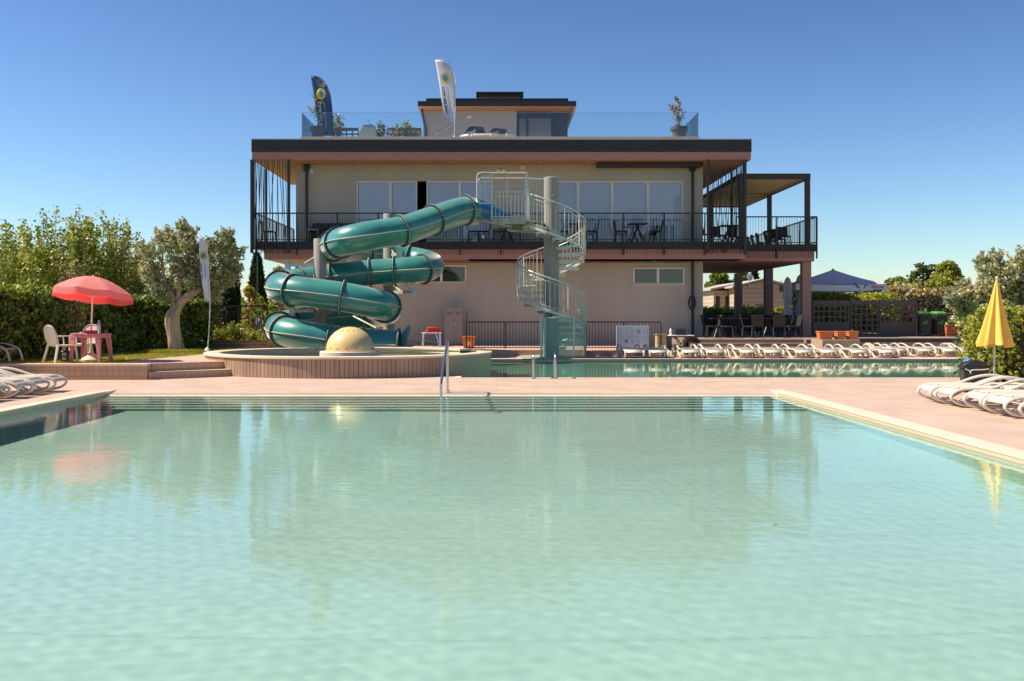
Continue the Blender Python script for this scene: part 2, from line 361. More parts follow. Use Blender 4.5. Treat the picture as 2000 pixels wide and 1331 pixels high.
def wave_sheet(name,x0,x1,y0,y1,nx,ny,amp,mat,warp=1.0):
    xs=np.linspace(x0,x1,nx);ys=y0+(y1-y0)*np.linspace(0,1,ny)**warp
    X,Y_=np.meshgrid(xs,ys);Z=np.zeros_like(X)
    def patch(s,ph): return .55+.45*np.sin(X*s+ph+1.3*np.sin(Y_*s*.7+ph))*np.sin(Y_*s*.8-ph*2)
    for lam,a,n in ((.95,.0005,4),(.5,.00026,6),(.27,.00022,8),(.15,.00020,10)):
        for i in range(n):
            th=wr.uniform(-.9,.9)+pi*.5*(1 if i%3 else .2);l=lam*wr.uniform(.75,1.3);k=2*pi/l
            Z+=a*amp/ (n**.5)*1.4*np.sin(k*(X*np.cos(th)+Y_*np.sin(th))+wr.uniform(0,6.3)+.6*np.sin(X*1.1+Y_*.7+i))*patch(wr.uniform(.3,1.1),wr.uniform(0,6))
    me=bpy.data.meshes.new(name);v=np.stack([X,Y_,Z],2).reshape(-1,3).astype(np.float32);me.vertices.add(len(v));me.vertices.foreach_set('co',v.ravel())
    i=np.arange((nx-1)*(ny-1));r_=i//(nx-1);c_=i%(nx-1);a=r_*nx+c_;q=np.stack([a,a+1,a+nx+1,a+nx],1).astype(np.int32);n=len(q)
    me.loops.add(4*n);me.loops.foreach_set('vertex_index',q.ravel());me.polygons.add(n);me.polygons.foreach_set('loop_start',np.arange(0,4*n,4,dtype=np.int32));me.polygons.foreach_set('loop_total',np.full(n,4,dtype=np.int32))
    me.update();me.validate();me.polygons.foreach_set('use_smooth',[True]*n);me.materials.append(mat);o=bpy.data.objects.new(name,me);COL.objects.link(o);o.cycles.is_caustics_caster=True;return struct(o)
wave_sheet('pool_water',XL,XR,Y0,Y1,440,560,.68,m_water,1.35)
# second pool
m_water2=m_water.copy();m_water2.name='lower_pool_water'
for nd in m_water2.node_tree.nodes:
    if nd.type=='BUMP': nd.inputs['Strength'].default_value=.12
water('lower_pool_water',[[(PX0,QY0,0),(PX1,QY0,0),(PX1,QY1,0),(PX0,QY1,0)],[(-2.6,25.0,0),(PX0,25.0,0),(PX0,QY1,0),(-2.6,QY1,0)]],m_water2)
D2=1.0;b=MB()
b.face([(PX0,QY0,-D2),(PX1,QY0,-D2),(PX1,QY1,-D2),(PX0,QY1,-D2)]);b.face([(-2.6,25.0,-D2),(PX0,25.0,-D2),(PX0,QY1,-D2),(-2.6,QY1,-D2)])
for a,c in (((PX0,QY0),(PX0,25.0)),((PX0,25.0),(-2.6,25.0)),((-2.6,25.0),(-2.6,QY1)),((-2.6,QY1),(PX1,QY1)),((PX1,QY1),(PX1,QY0)),((PX1,QY0),(PX0,QY0))):
    b.face([(a[0],a[1],-D2),(c[0],c[1],-D2),(c[0],c[1],-.02),(a[0],a[1],-.02)])
struct(water_recv(b.build('lower_pool_floor',m_liner2,smooth=False)))
b=MB();b.box(PX0,PX1+.18,QY0-.18,QY0-.0,-.06,DZ+.012);b.box(PX1,PX1+.18,QY0,QY1,-.06,DZ+.012);b.box(-.9,PX0,QY0-.18,QY0+.5,-.06,DZ+.012)
b._add([(x,y,z) for x in (-2.6,PX1) for y,z in ((QY1-.0,-.06),(QY1-.0,-.005),(QY1+.10,DZ+.008),(QY1+.16,DZ+.008),(QY1+.16,-.06))],[(0,1,2,3,4),(9,8,7,6,5),(0,5,6,1),(1,6,7,2),(2,7,8,3),(3,8,9,4)]);b.box(-2.74,-2.6,28.5,QY1+.14,-.06,DZ+.012)
struct(b.build('lower_pool_coping',m_coping,smooth=False,bevel=.006))
# floor inlets under water
m_inlet=M('inlet_white',(.7,.72,.7),.4)
for i,(x,y) in enumerate(((2.2,8.0),(-1.2,12.5),(-5.2,9.0))):
    b=MB();b.lathe([(.001,.02),(.035,.02),(.045,.012),(.05,0)],(x,y,-D),20)
    o=tag(b.build('floor_inlet',m_inlet),['round inlet on pool floor right of centre','round inlet on pool floor near far centre','round inlet on pool floor on left side'][i],'pool inlet','inlets on the pool floor');water_recv(o)
# grass
m_grass,nt,pb,L=newmat('lawn');pb.inputs['Roughness'].default_value=.9
g=nt.nodes.new('ShaderNodeNewGeometry');n=nt.nodes.new('ShaderNodeTexNoise');n.inputs['Scale'].default_value=1.2;n.inputs['Detail'].default_value=8;L.new(g.outputs['Position'],n.inputs['Vector'])
r=nt.nodes.new('ShaderNodeValToRGB');r.color_ramp.elements[0].color=(.20,.20,.02,1);r.color_ramp.elements[1].color=(.36,.32,.04,1);r.color_ramp.elements[0].position=.3;r.color_ramp.elements[1].position=.7
L.new(n.outputs[0],r.inputs[0]);L.new(r.outputs[0],pb.inputs['Base Color'])
LZ=.39
lawn=[(-30,21.16),(-7.42,21.16),(-7.42,21.7),(-6.4,22.9),(-6.55,24.9),(-6.3,27.2),(-6.9,28.4),(-7.7,29.0),(-8.0,32.0),(-8.0,36),(-8.8,60),(-30,60)]
b=MB();b.prism(lawn,DZ-.05,LZ);struct(b.build('raised_lawn_ground',m_grass,smooth=False))
b=MB();b.prism([(-8.35,21.95),(-7.4,21.18),(-7.38,21.32),(-6.2,22.6),(-6.6,24.9),(-6.9,26.9),(-7.75,26.9)],LZ,LZ+.006);struct(b.build('raised_path',m_deck,smooth=False))
b=MB();b.box(-30,-7.4,21.05,21.16,DZ,LZ-.03);b.box(-7.5,-7.39,21.16,21.9,DZ,LZ-.03);struct_=b.build('retaining_wall',m_tile,smooth=False)
tag(struct_,'low brown tiled retaining wall holding the lawn terrace','retaining wall')
b=MB();b.box(-30,-7.395,21.035,21.3,LZ-.03,LZ+.012);cp=b.build('wall_coping',m_rim,struct_,smooth=False,bevel=.005)
b=MB();b.prism([(-7.38,21.1),(-5.82,22.35),(-5.5,23.4),(-7.38,22.6)],DZ,.225,1,0)
b.prism([(-7.38,21.33),(-6.12,22.5),(-5.9,23.6),(-7.38,23.0)],.227,LZ+.002,1,0)
st=b.build('terrace_steps',[m_coping,m_tile],smooth=False);tag(st,'two tiled garden steps fanning up beside the round basin','steps')
# grass blades: one lawn of tufts
def blades(name,N,xr,yr,z,h,mats,cond):
    xs=rng.uniform(*xr,N);ys=rng.uniform(*yr,N);k=np.array([cond(a,c) for a,c in zip(xs,ys)]);xs=xs[k];ys=ys[k];n=len(xs)
    a=rng.uniform(0,2*pi,n);w=.010;hh=h*rng.uniform(.5,1.2,n);dx=np.cos(a)*w;dy=np.sin(a)*w;lx=rng.normal(0,.02,n);ly=rng.normal(0,.02,n)
    v=np.stack([np.stack([xs-dx,ys-dy,np.full(n,z)],1),np.stack([xs+dx,ys+dy,np.full(n,z)],1),np.stack([xs+lx,ys+ly,z+hh],1)],1).reshape(-1,3)
    me=bpy.data.meshes.new(name);me.from_pydata(v.tolist(),[],np.arange(3*n).reshape(-1,3).tolist())
    for q in mats: me.materials.append(q)
    me.polygons.foreach_set('material_index',rng.integers(0,len(mats),n).astype(np.int32).tolist())
    o=bpy.data.objects.new(name,me);COL.objects.link(o);return tag(o,kind='stuff')
m_gr1=leafmat('grass_green',(.28,.30,.03),.4,.7);m_gr2=leafmat('grass_yellow',(.42,.38,.05),.4,.7)
def inpoly(x,y,poly):
    c=False;n=len(poly)
    for i in range(n):
        x1,y1=poly[i];x2,y2=poly[i-1]
        if (y1>y)!=(y2>y) and x<(x2-x1)*(y-y1)/(y2-y1)+x1: c=not c
    return c
path=[(-8.35,21.95),(-7.4,21.18),(-6.2,22.6),(-6.6,24.9),(-6.9,26.9),(-7.75,26.9)]
o=blades('grass',52000,(-12,-6.2),(21.3,33),LZ,.035,[m_gr1,m_gr2],lambda x,y:inpoly(x,y,lawn) and not inpoly(x,y,path))
tag(o,'short clipped grass on the raised lawn','grass')

# ------------------------------------------------------------------ round basin with dome
BX,BY,BR=-3.65,24.9,3.5;BZ=.535
bas=thing('fountain_basin','round raised basin clad in brown wood-look tiles with cream rim','basin',(BX,BY,DZ))
A0,A1=radians(33),radians(366)    # open to the lower pool between back right and right
wd=2*pi*BR/150
# wall: separate boards with dark grooves, right end cream plaster
b=MB();n=200
for i in range(n):
    a=A0+(A1-A0)*i/n;a2=A0+(A1-A0)*(i+1)/n
    deg=math.degrees(a2)%360
    plaster=(deg>316 or deg<15)
    if plaster: continue
    gq=.00045*n/2*0+.0028
    b.lathe([(BR-.035,-.02),(BR,-.02),(BR,BZ-DZ-.05),(BR-.035,BZ-DZ-.05)],(0,0,0),1,0,a+gq*.5,a2-gq*.5)
b.build('cladding',m_plank,bas,smooth=False)
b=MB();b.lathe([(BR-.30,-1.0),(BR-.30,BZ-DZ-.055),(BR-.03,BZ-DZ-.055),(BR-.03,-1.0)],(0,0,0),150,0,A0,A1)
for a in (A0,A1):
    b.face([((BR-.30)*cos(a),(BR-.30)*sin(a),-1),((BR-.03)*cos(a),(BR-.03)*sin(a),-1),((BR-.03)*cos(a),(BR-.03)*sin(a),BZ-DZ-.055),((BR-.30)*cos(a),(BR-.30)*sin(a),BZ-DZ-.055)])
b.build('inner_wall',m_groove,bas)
b=MB();m_plas=M('green_tinged_plaster',(.60,.44,.27),.65,.15,.8,.2,60,col2=(.56,.46,.28))
b.lathe([(BR-.03,-1.05),(BR+.004,-1.05),(BR+.004,BZ-DZ-.05),(BR-.03,BZ-DZ-.05)],(0,0,0),50,0,radians(315.4),A1+.001)
a=A1+.002;b.face([((BR-.32)*cos(a),(BR-.32)*sin(a),-1.05),((BR)*cos(a),(BR)*sin(a),-1.05),((BR)*cos(a),(BR)*sin(a),BZ-DZ-.05),((BR-.32)*cos(a),(BR-.32)*sin(a),BZ-DZ-.05)])
_nt=m_plas.node_tree;_g=_nt.nodes.new('ShaderNodeNewGeometry');_s=_nt.nodes.new('ShaderNodeSeparateXYZ');_nt.links.new(_g.outputs['Position'],_s.inputs[0])
_m=_nt.nodes.new('ShaderNodeMapRange');_m.inputs[1].default_value=-1.5;_m.inputs[2].default_value=-.25;_nt.links.new(_s.outputs['X'],_m.inputs[0])
_x=_nt.nodes.new('ShaderNodeMix');_x.data_type='RGBA';_x.inputs['A'].default_value=(.40,.27,.19,1);_b=_nt.nodes['Principled BSDF'];_c=_b.inputs['Base Color'].links[0].from_socket
_nt.links.new(_m.outputs[0],_x.inputs['Factor']);_nt.links.new(_c,_x.inputs['B']);_nt.links.new(_x.outputs['Result'],_b.inputs['Base Color'])   # brown blends into the plaster tone towards the lower pool
b.build('plaster_wall',m_plas,bas)
b=MB();zt=BZ-DZ;b.lathe([(BR-.34,zt-.05),(BR-.34,zt-.008),(BR-.325,zt),(BR+.02,zt),(BR+.035,zt-.008),(BR+.035,zt-.05),(BR-.34,zt-.05)],(0,0,0),160,0,A0-.01,A1+.006)
for a in (A0-.01,A1+.006):
    b.face([((BR-.34)*cos(a),(BR-.34)*sin(a),zt-.05),((BR+.035)*cos(a),(BR+.035)*sin(a),zt-.05),((BR+.035)*cos(a),(BR+.035)*sin(a),zt),((BR-.34)*cos(a),(BR-.34)*sin(a),zt)])
for i in range(27):
    a=A0+(A1-A0)*(i+.5)/27;c=(cos(a),sin(a));t=(-sin(a)*.003,cos(a)*.003)
    b.face([((BR-.335)*c[0]-t[0],(BR-.335)*c[1]-t[1],zt+.0025),((BR+.03)*c[0]-t[0],(BR+.03)*c[1]-t[1],zt+.0025),((BR+.03)*c[0]+t[0],(BR+.03)*c[1]+t[1],zt+.0025),((BR-.335)*c[0]+t[0],(BR-.335)*c[1]+t[1],zt+.0025)],1)
b.build('rim',[m_rim,m_groove],bas)
b=MB();b.lathe([(.001,.22),(BR-.30,.22)],(0,0,0),64);b.lathe([(BR-.31,.1),(BR-.31,BZ-DZ-.05)],(0,0,0),120,0,A0,A1);b.build('basin_lining',m_cream,bas)
m_bw=glassmat('basin_water',(.80,.86,.55),.03,.02)
b=MB();b.lathe([(.001,.345),(BR-.31,.345)],(0,0,0),64);b.build('basin_water',m_bw,bas)
dm=thing('fountain_dome','glossy cream half-sphere on a round slab inside the basin','fountain',(-3.62,24.6,.30))
b=MB();b.lathe([(.001,.0),(.73,.0),(.745,.01),(.745,.235),(.73,.25),(.001,.25)],(0,0,0),48);b.build('base_slab',m_rim,dm)
b=MB();R_=.60;b.lathe([(R_*cos(t),.251+R_*sin(t)) for t in [i*pi/2/14 for i in range(14)]]+[(.001,.251+R_)],(0,0,0),48)
for i in range(16): 
    a=2*pi*i/16
    for e in (.12,1.0): b.ball((R_*cos(e)*cos(a),R_*cos(e)*sin(a),.25+R_*sin(e)),.016,8,1)
b.build('dome',[m_dome,m_groove],dm)

# ------------------------------------------------------------------ handrails
def rail(path,r,name,label,grp,extra=None):
    t=thing(name,label,'handrail',path[0],0,grp);o=Vector(path[0])
    b=MB();b.tube([Vector(p)-o for p in smooth_path(path,6)],r,12);b.build('tube',m_chrome,t)
    if extra: extra(t,o)
    return t
def flanges(ps):
    def f(t,o):
        for p in ps: b=MB();b.lathe([(.001,.012),(.045,.012),(.05,0)],Vector(p)-o,16);b.build('base_flange',m_chrome,t)
    return f
x=PX(874,17.95)
rail([(x,17.98,DZ),(x,17.98,.5),(x,17.98,.86),(x,17.93,.95),(x,17.82,.96),(x,17.6,.88),(x,16.9,.66),(x,15.95,.36),(x,15.85,.30),(x,15.88,.22),(x,15.9,-.2),(x,15.9,-1.15)],.021,'pool_handrail','steel handrail sloping down into the large pool by the basin',None,flanges([(x,17.98,DZ)]))
for i,px in enumerate((1042,1085)):
    x=PX(px,21.35)
    rail([(x,21.36,DZ+.012),(x,21.36,.3),(x,21.38,.5),(x,21.46,.585),(x,21.60,.60),(x,21.75,.55),(x,21.83,.4),(x,21.84,.1),(x,21.84,-.5),(x,21.84,-.8)],.020,'ladder_handrail',
        ['left curved steel grab rail at lower pool edge','right curved steel grab rail at lower pool edge'][i],'ladder rails of the lower pool',flanges([(x,21.36,DZ+.012)]))
# ------------------------------------------------------------------ clubhouse
YF=38.9;YW=40.1;FZ=4.33;SZ=3.64;RZ0=7.52;RZ1=7.83;RZ2=8.33
BL=PX(578,YW);BRt=PX(1373,YW)            # wall ends
RL,RR=-9.56,9.94
bd=thing('clubhouse','two-storey beige clubhouse with rose fascias and black balcony railings','building',(0,YW,DZ))
def bb(b,name,mats,parent=None,**k):
    """build in world coordinates, then hang under the clubhouse"""
    o=b.build(name,mats,parent if parent is not None else bd,**k)
    o.matrix_parent_inverse=Matrix.Translation(-Vector((0,YW,DZ))) if parent is None else Matrix.Identity(4)
    return o
# upper wall with real openings
wz=PZ(354,YW)
g1=[696,762.3,814.7,833,898,963];g2=[1062,1129,1195.5,1265.5,1334.4]
b=MB();e=.25
b.box(BL,PX(g1[0],YW),YW,YW+e,FZ,RZ0);b.box(PX(g1[-1],YW),PX(g2[0],YW),YW,YW+e,FZ,wz);b.box(PX(g2[-1],YW),BRt,YW,YW+e,FZ,RZ0)
b.box(PX(g1[0],YW),PX(g2[-1],YW),YW,YW+e,wz,RZ0)
b.box(BL,BL+e,YW+e,56,FZ,RZ0);b.box(BRt-e,BRt,YW+e,56,FZ,RZ0);b.box(BL,BRt,56,56+e,FZ,RZ0)
bb(b,'upper_wall',m_stuc,smooth=False)
LL=PX(622,YW)
b=MB();b.box(LL,BRt,YW,56,DZ,SZ-.02);bb(b,'ground_floor_wall',m_stuc,smooth=False)
b=MB();b.box(BL+e,BRt-e,YW+4.5,YW+4.6,FZ,RZ0-.01);b.box(BL+e,BRt-e,YW+e,YW+4.5,FZ+.002,FZ+.02);bb(b,'interior',m_dark,smooth=False)
# windows
def window(xs,z0,z1,gaps,blind=True):
    for i in range(len(xs)-1):
        if i in gaps: continue
        x0,x1=PX(xs[i],YW)+.004,PX(xs[i+1],YW)-.004;f=.055
        b=MB();b.box(x0,x0+f,YW+.03,YW+.11,z0,z1-.004);b.box(x1-f,x1,YW+.03,YW+.11,z0,z1-.004)
        b.box(x0+f,x1-f,YW+.03,YW+.11,z1-f-.004,z1-.004);b.box(x0+f,x1-f,YW+.03,YW+.11,z0,z0+f)
        w=bb(b,'window',m_white,smooth=False)
        b=MB();b.box(x0+f,x1-f,YW+.07,YW+.08,z0+f,z1-f-.004);q=b.build('pane',m_win,w,smooth=False)
        if blind:
            b=MB();zz=z0+f if i%5!=3 else z0+.75
            b.box(x0+f+.01,x1-f-.01,YW+.14,YW+.15,zz,z1-f);b.build('blind',m_paleblind,w,smooth=False)
window(g1,FZ,wz,[2]);window(g2,FZ,wz,[])
for (a,c_,h) in ((1293,1300,1.3),(1306,1311,1.0),(1318,1331,1.9),(1098,1110,1.15),(1140,1165,1.05),(1168,1190,1.15),(1200,1222,.95),(1236,1258,1.15)):
    b=MB();n=int((c_-a)*2)
    pts=[(PX(a+(c_-a)*j/n,YW)+0,YW+.125+.006*(j%2)) for j in range(n+1)]
    for j in range(n): b.face([(pts[j][0],pts[j][1],FZ+.06),(pts[j+1][0],pts[j+1][1],FZ+.06),(pts[j+1][0],pts[j+1][1],FZ+h),(pts[j][0],pts[j][1],FZ+h)])
    bb(b,'curtain',m_curt)
def lowwin(x0,x1,y0,y1,split):
    X0,X1=PX(x0,YW),PX(x1,YW);Z1,Z0=PZ(y0,YW),PZ(y1,YW);f=.06
    b=MB();ys=[YW-.03,YW-.002]
    b.box(X0,X0+f,*ys,Z0,Z1);b.box(X1-f,X1,*ys,Z0,Z1);b.box(X0+f,X1-f,*ys,Z1-f,Z1);b.box(X0+f,X1-f,*ys,Z0,Z0+f)
    xm=PX(split,YW);b.box(xm-.05,xm+.05,ys[0]+.004,ys[1],Z0+f,Z1-f)
    w=bb(b,'window',m_white,smooth=False)
    for (a,c_) in ((X0+f,xm-.05),(xm+.05,X1-f)):
        b=MB();b.box(a,c_,YW-.014,YW-.008,Z0+f,Z1-f);b.build('pane',m_dwin,w,smooth=False)
    b=MB();b.box(X0-.05,X1+.05,YW-.10,YW-.004,Z0-.05,Z0-.006);b.build('sill',m_rim,w,smooth=False)
lowwin(1236.5,1336.5,523,556,1285);lowwin(811,911,518.5,553,862)
# roof slab, fascias, soffit
b=MB();b.box(RL,RR,YF,46.3,RZ0+.006,RZ1);bb(b,'rose_fascia',m_pink,smooth=False)
b=MB();b.box(RL+.004,RR-.004,YF+.012,46.29,RZ0,RZ0+.007);b.box(BRt-.3,RR-.004,46.3,56.3,RZ0,RZ0+.007);bb(b,'roof_soffit',m_soff,smooth=False)
b=MB()
for k in range(4): z=RZ1+.004+(RZ2-RZ1-.03)*k/4; b.box(RL-.02+.004*(k%2),RR+.02-.004*(k%2),YF-.03+.012*(k%2),46.32,z,z+(RZ2-RZ1-.03)/4-.001)
b.box(BL,RR+.02,46.32,56.4,RZ1,RZ2-.03);b.box(BL,RR,46.3,56.38,RZ0+.008,RZ1)
bb(b,'black_fascia',m_blk,smooth=False)
b=MB();b.box(RL-.03,RR+.03,YF-.045,YF+.35,RZ2-.028,RZ2+.012);b.box(RL-.03,RR+.03,YF+.35,56.4,RZ2-.028,RZ2-.0);bb(b,'roof_edge_cap',m_roofg,smooth=False)
m_spot=M('spot_fitting',(.7,.62,.5),.4)
for px in (700,790,880,968,1055,1150):
    b=MB();b.lathe([(.001,-.006),(.045,-.006),(.05,0)],(PX(px,39.5),39.5,RZ0-.001),12);bb(b,'soffit_spotlight',m_spot)
for x,y in ((-8.9,41.5),(-8.9,44.2),(9.2,40.5),(9.2,43)):
    b=MB();b.lathe([(.001,-.006),(.045,-.006),(.05,0)],(x,y,RZ0-.001),12);bb(b,'soffit_spotlight',m_spot)
# balcony slab
b=MB();SL,SR=-9.10,PX(1456,YF)
b.box(-9.35,SR+.02,YF,YW,FZ-.30,FZ);b.box(-9.35,BL+.5,YW,46.3,FZ-.30,FZ);bb(b,'balcony_edge',m_blk,smooth=False)
b=MB();b.box(SL,SR,YF+.04,YW,SZ,FZ-.302);b.box(SL,LL+.05,YW,46.2,SZ,FZ-.302);bb(b,'balcony_slab',m_pink,smooth=False)
b=MB();b.box(SL+.003,LL,YF+.05,46.1,SZ-.006,SZ-.0005);bb(b,'balcony_soffit',m_soff,smooth=False)
# dark cable run under the slab
b=MB();pts=[(PX(640+i*18,YW-.06),YW-.06,SZ-.05-.025*abs(sin(i*1.3))) for i in range(40)];b.tube(pts,.012,5);bb(b,'cable',m_blk)
# railings
RT=5.43
def railing(p0,p1,zt,zb,step,posts,name='railing',pw=.05,parent=None,mid=False,fn=bb,mat=m_blk,rt=.05,br=.008,low=None):
    p0=Vector(p0);p1=Vector(p1);d=p1-p0;Ln=d.length;d.normalize();b=MB()
    b.bar((p0.x,p0.y,zt),(p1.x,p1.y,zt),.045,rt)
    if low is not None: b.bar((p0.x,p0.y,low),(p1.x,p1.y,low),.03,.03)
    n=int(Ln/step)
    for i in range(n+1):
        q=p0+d*(Ln*i/n);b.tube([(q.x,q.y,zb),(q.x,q.y,zt-.01)],br,5)
    o=fn(b,name,mat,parent)
    for i in range(posts+1):
        q=p0+d*(Ln*i/posts);b=MB();b.bar((q.x,q.y,zb-.03),(q.x,q.y,zt+.0),pw,.02);b.bar((q.x,q.y+.05,zb-.03),(q.x,q.y+.05,zt-.35),pw,.02);fn(b,name+'_post',mat,parent)
    return o
railing((PX(500,YF),YF-.04),(PX(1456,YF),YF-.04),RT,FZ-.50,.112,12,low=FZ+.07)
railing((PX(500,YF),YF-.04),(PX(500,YF),46.2),RT,FZ-.3,.112,4,low=FZ+.07)
TF=40.4;TR=12.97
railing((PX(1456,YF),TF-.04),(TR+.02,TF-.04),5.44,FZ-.55,.112,2,low=FZ+.07)
railing((TR+.02,TF),(TR+.02,51.6),5.44,FZ-.3,.112,5,low=FZ+.07)
# right terrace slab, underside, columns
b=MB();b.box(8.33,TR,TF,51.8,FZ-.28,FZ);b.box(SR+.03,TR+.002,TF-.012,TF-.0,FZ-.285,FZ-.01);bb(b,'terrace_edge',m_blk,smooth=False)
b=MB();b.box(8.33,12.9,TF+.02,51.7,SZ,FZ-.282);b.box(SL+8,PX(1456,YF),YF+.045,TF+.02,SZ+.0,FZ-.31);bb(b,'terrace_slab',m_pink,smooth=False)
m_soff2=M('terrace_ceiling',(.40,.25,.18),.75,.04);b=MB();b.box(8.34,12.55,TF+.3,51.5,SZ-.006,SZ-.001);bb(b,'terrace_ceiling',m_soff2,smooth=False)
for x in (9.2,10.3,11.4):
    for y in (41.5,43.5,45.5): b=MB();b.lathe([(.001,-.004),(.05,-.004),(.055,0)],(x,y,SZ-.007),10);bb(b,'ceiling_spotlight',m_spot)
for y in (40.6,46.2,52.0):
    b=MB();b.box(12.48,12.84,y,y+.36,.45,SZ+.002);bb(b,'column',m_colm,smooth=False,bevel=.01)
b=MB();b.box(9.3,9.6,51.6,51.9,.45,SZ);bb(b,'column',m_colm,smooth=False)
# lattice of slanting rods at both balcony corners
def lattice(px0,px1,Y,seed,n,left=True):
    rr=random.Random(seed);x0,x1=PX(px0,Y),PX(px1,Y);zt=RZ0;zb=FZ-.45
    for x in (x0,x1): b=MB();b.bar((x,Y-.05,zb),(x,Y-.05,zt),.09,.07);bb(b,'lattice_post',m_brn,smooth=False)
    b=MB()
    for i in range(n):
        u=(i+.5)/n;a=x0+(x1-x0)*u+rr.uniform(-.03,.03);c_=a+rr.uniform(-.34,.34);c_=min(max(c_,x0+.05),x1-.05)
        b.tube([(a,Y-.05-.02*(i%2),zt),(c_,Y-.05-.02*(i%2),zb)],.013,5)
        if i%2: b.tube([(a,Y-.03,zt),(a+rr.uniform(-.05,.05),Y-.03,zb)],.010,5)
    bb(b,'lattice_rods',m_brn)
lattice(492,565,YF,3,14);lattice(1382,1455,YF,5,15)
# side lattices running back
def lattice_side(x,y0,y1,seed,n):
    rr=random.Random(seed);zt=RZ0;zb=FZ-.3;b=MB()
    for i in range(n):
        y=y0+(y1-y0)*(i+.5)/n;b.tube([(x,y,zt),(x,y+rr.uniform(-.3,.3),zb)],.013,5)
    bb(b,'lattice_rods',m_brn)
    for y in (y0,y1): b=MB();b.bar((x,y,zb),(x,y,zt),.09,.07);bb(b,'lattice_post',m_brn,smooth=False)
lattice_side(PX(492,YF),YF+.25,41.3,9,9);lattice_side(9.72,YF+.25,41.2,12,9)
# downpipes, awning, lamps
for px,zb in ((600,FZ),(1352,.3)):
    x=PX(px,YW);b=MB();b.tube([(x,YW-.1,zb),(x,YW-.1,RZ0-.25)],.055,10)
    b.box(x-.11,x+.11,YW-.2,YW-.004,RZ0-.28,RZ0-.02)
    for z in (FZ+.5,FZ+1.6,2.4,1.2):
        if z>zb: b.tube([(x,YW-.1,z),(x,YW-.1,z+.05)],.066,10)
    bb(b,'downpipe',m_blk)
b=MB();b.box(PX(1166,39.6),PX(1371,39.6),39.35,39.95,RZ0-.17,RZ0-.004);bb(b,'awning_box',m_blk,smooth=False,bevel=.02)
for px,py in ((973,335),(983,335),(608,334)):
    x,y,z=P(px,py,YW);b=MB();b.box(x-.08,x+.08,YW-.06,YW-.003,z-.09,z+.09);bb(b,'wall_lamp',m_whitep,bevel=.03)
x,y,z=P(1021,328,YW);b=MB();b.box(x-.1,x+.1,YW-.08,YW-.003,z-.1,z+.1);bb(b,'vent_cover',m_rim,bevel=.01)
# roof pavilion
HY=46.0;hz=11.12
b=MB();b.box(PX(827,47),PX(1009,47),47,53,RZ2,hz+.02);bb(b,'pavilion_wall',M('pavilion_stucco',(.40,.34,.31),.85,.04),smooth=False)
b=MB();b.box(PX(816,HY),PX(1125.5,HY),HY,55.5,hz,PZ(197.7,HY));b.box(PX(831,HY),PX(1111,HY),HY+.4,55,PZ(197.7,HY),PZ(189.5,HY)+.02)
bb(b,'pavilion_roof',m_blk,smooth=False)
b=MB();b.box(PX(816,HY)+.02,PX(1125.5,HY)-.02,HY+.02,55.4,hz-.008,hz-.001);bb(b,'pavilion_soffit',m_soff,smooth=False)
xr=PX(1125.5,HY);b=MB();b.box(xr-.14,xr-.02,HY+.05,55.3,hz-.12,hz-.009);bb(b,'pavilion_gutter',M('gutter_tan',(.45,.30,.2),.5),smooth=False)
b=MB();xl=PX(822,HY);b.tube([(xl,46.6,hz),(xl+.08,46.8,hz-.5),(xl+.16,46.95,hz-.9),(xl+.16,46.95,RZ2)],.06,8);bb(b,'pavilion_downpipe',m_blk)
b=MB();b.box(PX(1009,47.2),PX(1080,47.2),47.2,47.35,hz-.32,hz-.01);
for px in (1009,1027,1076): b.box(PX(px,47.2),PX(px,47.2)+.13,47.2,47.35,RZ2,hz-.32)
b.box(PX(1080,47.2),PX(1080,47.2)+.7,47.3,47.4,RZ2,hz-.01)
w=bb(b,'pavilion_window',m_blk,smooth=False)
b=MB();b.box(PX(1030,47.2)+.1,PX(1076,47.2),47.27,47.28,RZ2,hz-.32);b.box(PX(1012,47.2)+.06,PX(1027,47.2),47.27,47.28,RZ2,hz-.32);b.build('pane',m_glass,w,smooth=False)
b=MB();b.box(PX(930,49),PX(1022.5,49),49,50.5,PZ(181.5,49),PZ(179.5,49));b.box(PX(930,49),PX(1022.5,49),49,49.05,PZ(190,49),PZ(187,49))
for px in (930,1018): b.box(PX(px,49),PX(px+3.5,49),49,49.1,PZ(190,49),PZ(180,49))
b.box(PX(934,49),PX(1016,49),49.9,50,PZ(189,49),PZ(181.6,49),1)
bb(b,'roof_hatch',[m_blk,M('timber_lining',(.75,.48,.25),.6)],smooth=False)
b=MB();b.bar(P(849,265,46.97),P(897,237,46.97),.05,.05);bb(b,'pavilion_handrail',m_galv)
x,y,z=P(916.5,229,47);b=MB();b.box(x-.1,x+.1,46.94,46.998,z-.06,z+.06);bb(b,'pavilion_lamp',m_whitep,bevel=.01)
# raised roof terrace floor
RZF=8.54
b=MB();b.box(-7.78,8.05,39.5,46.9,RZ2,RZF);bb(b,'terrace_floor',m_roofg,smooth=False)
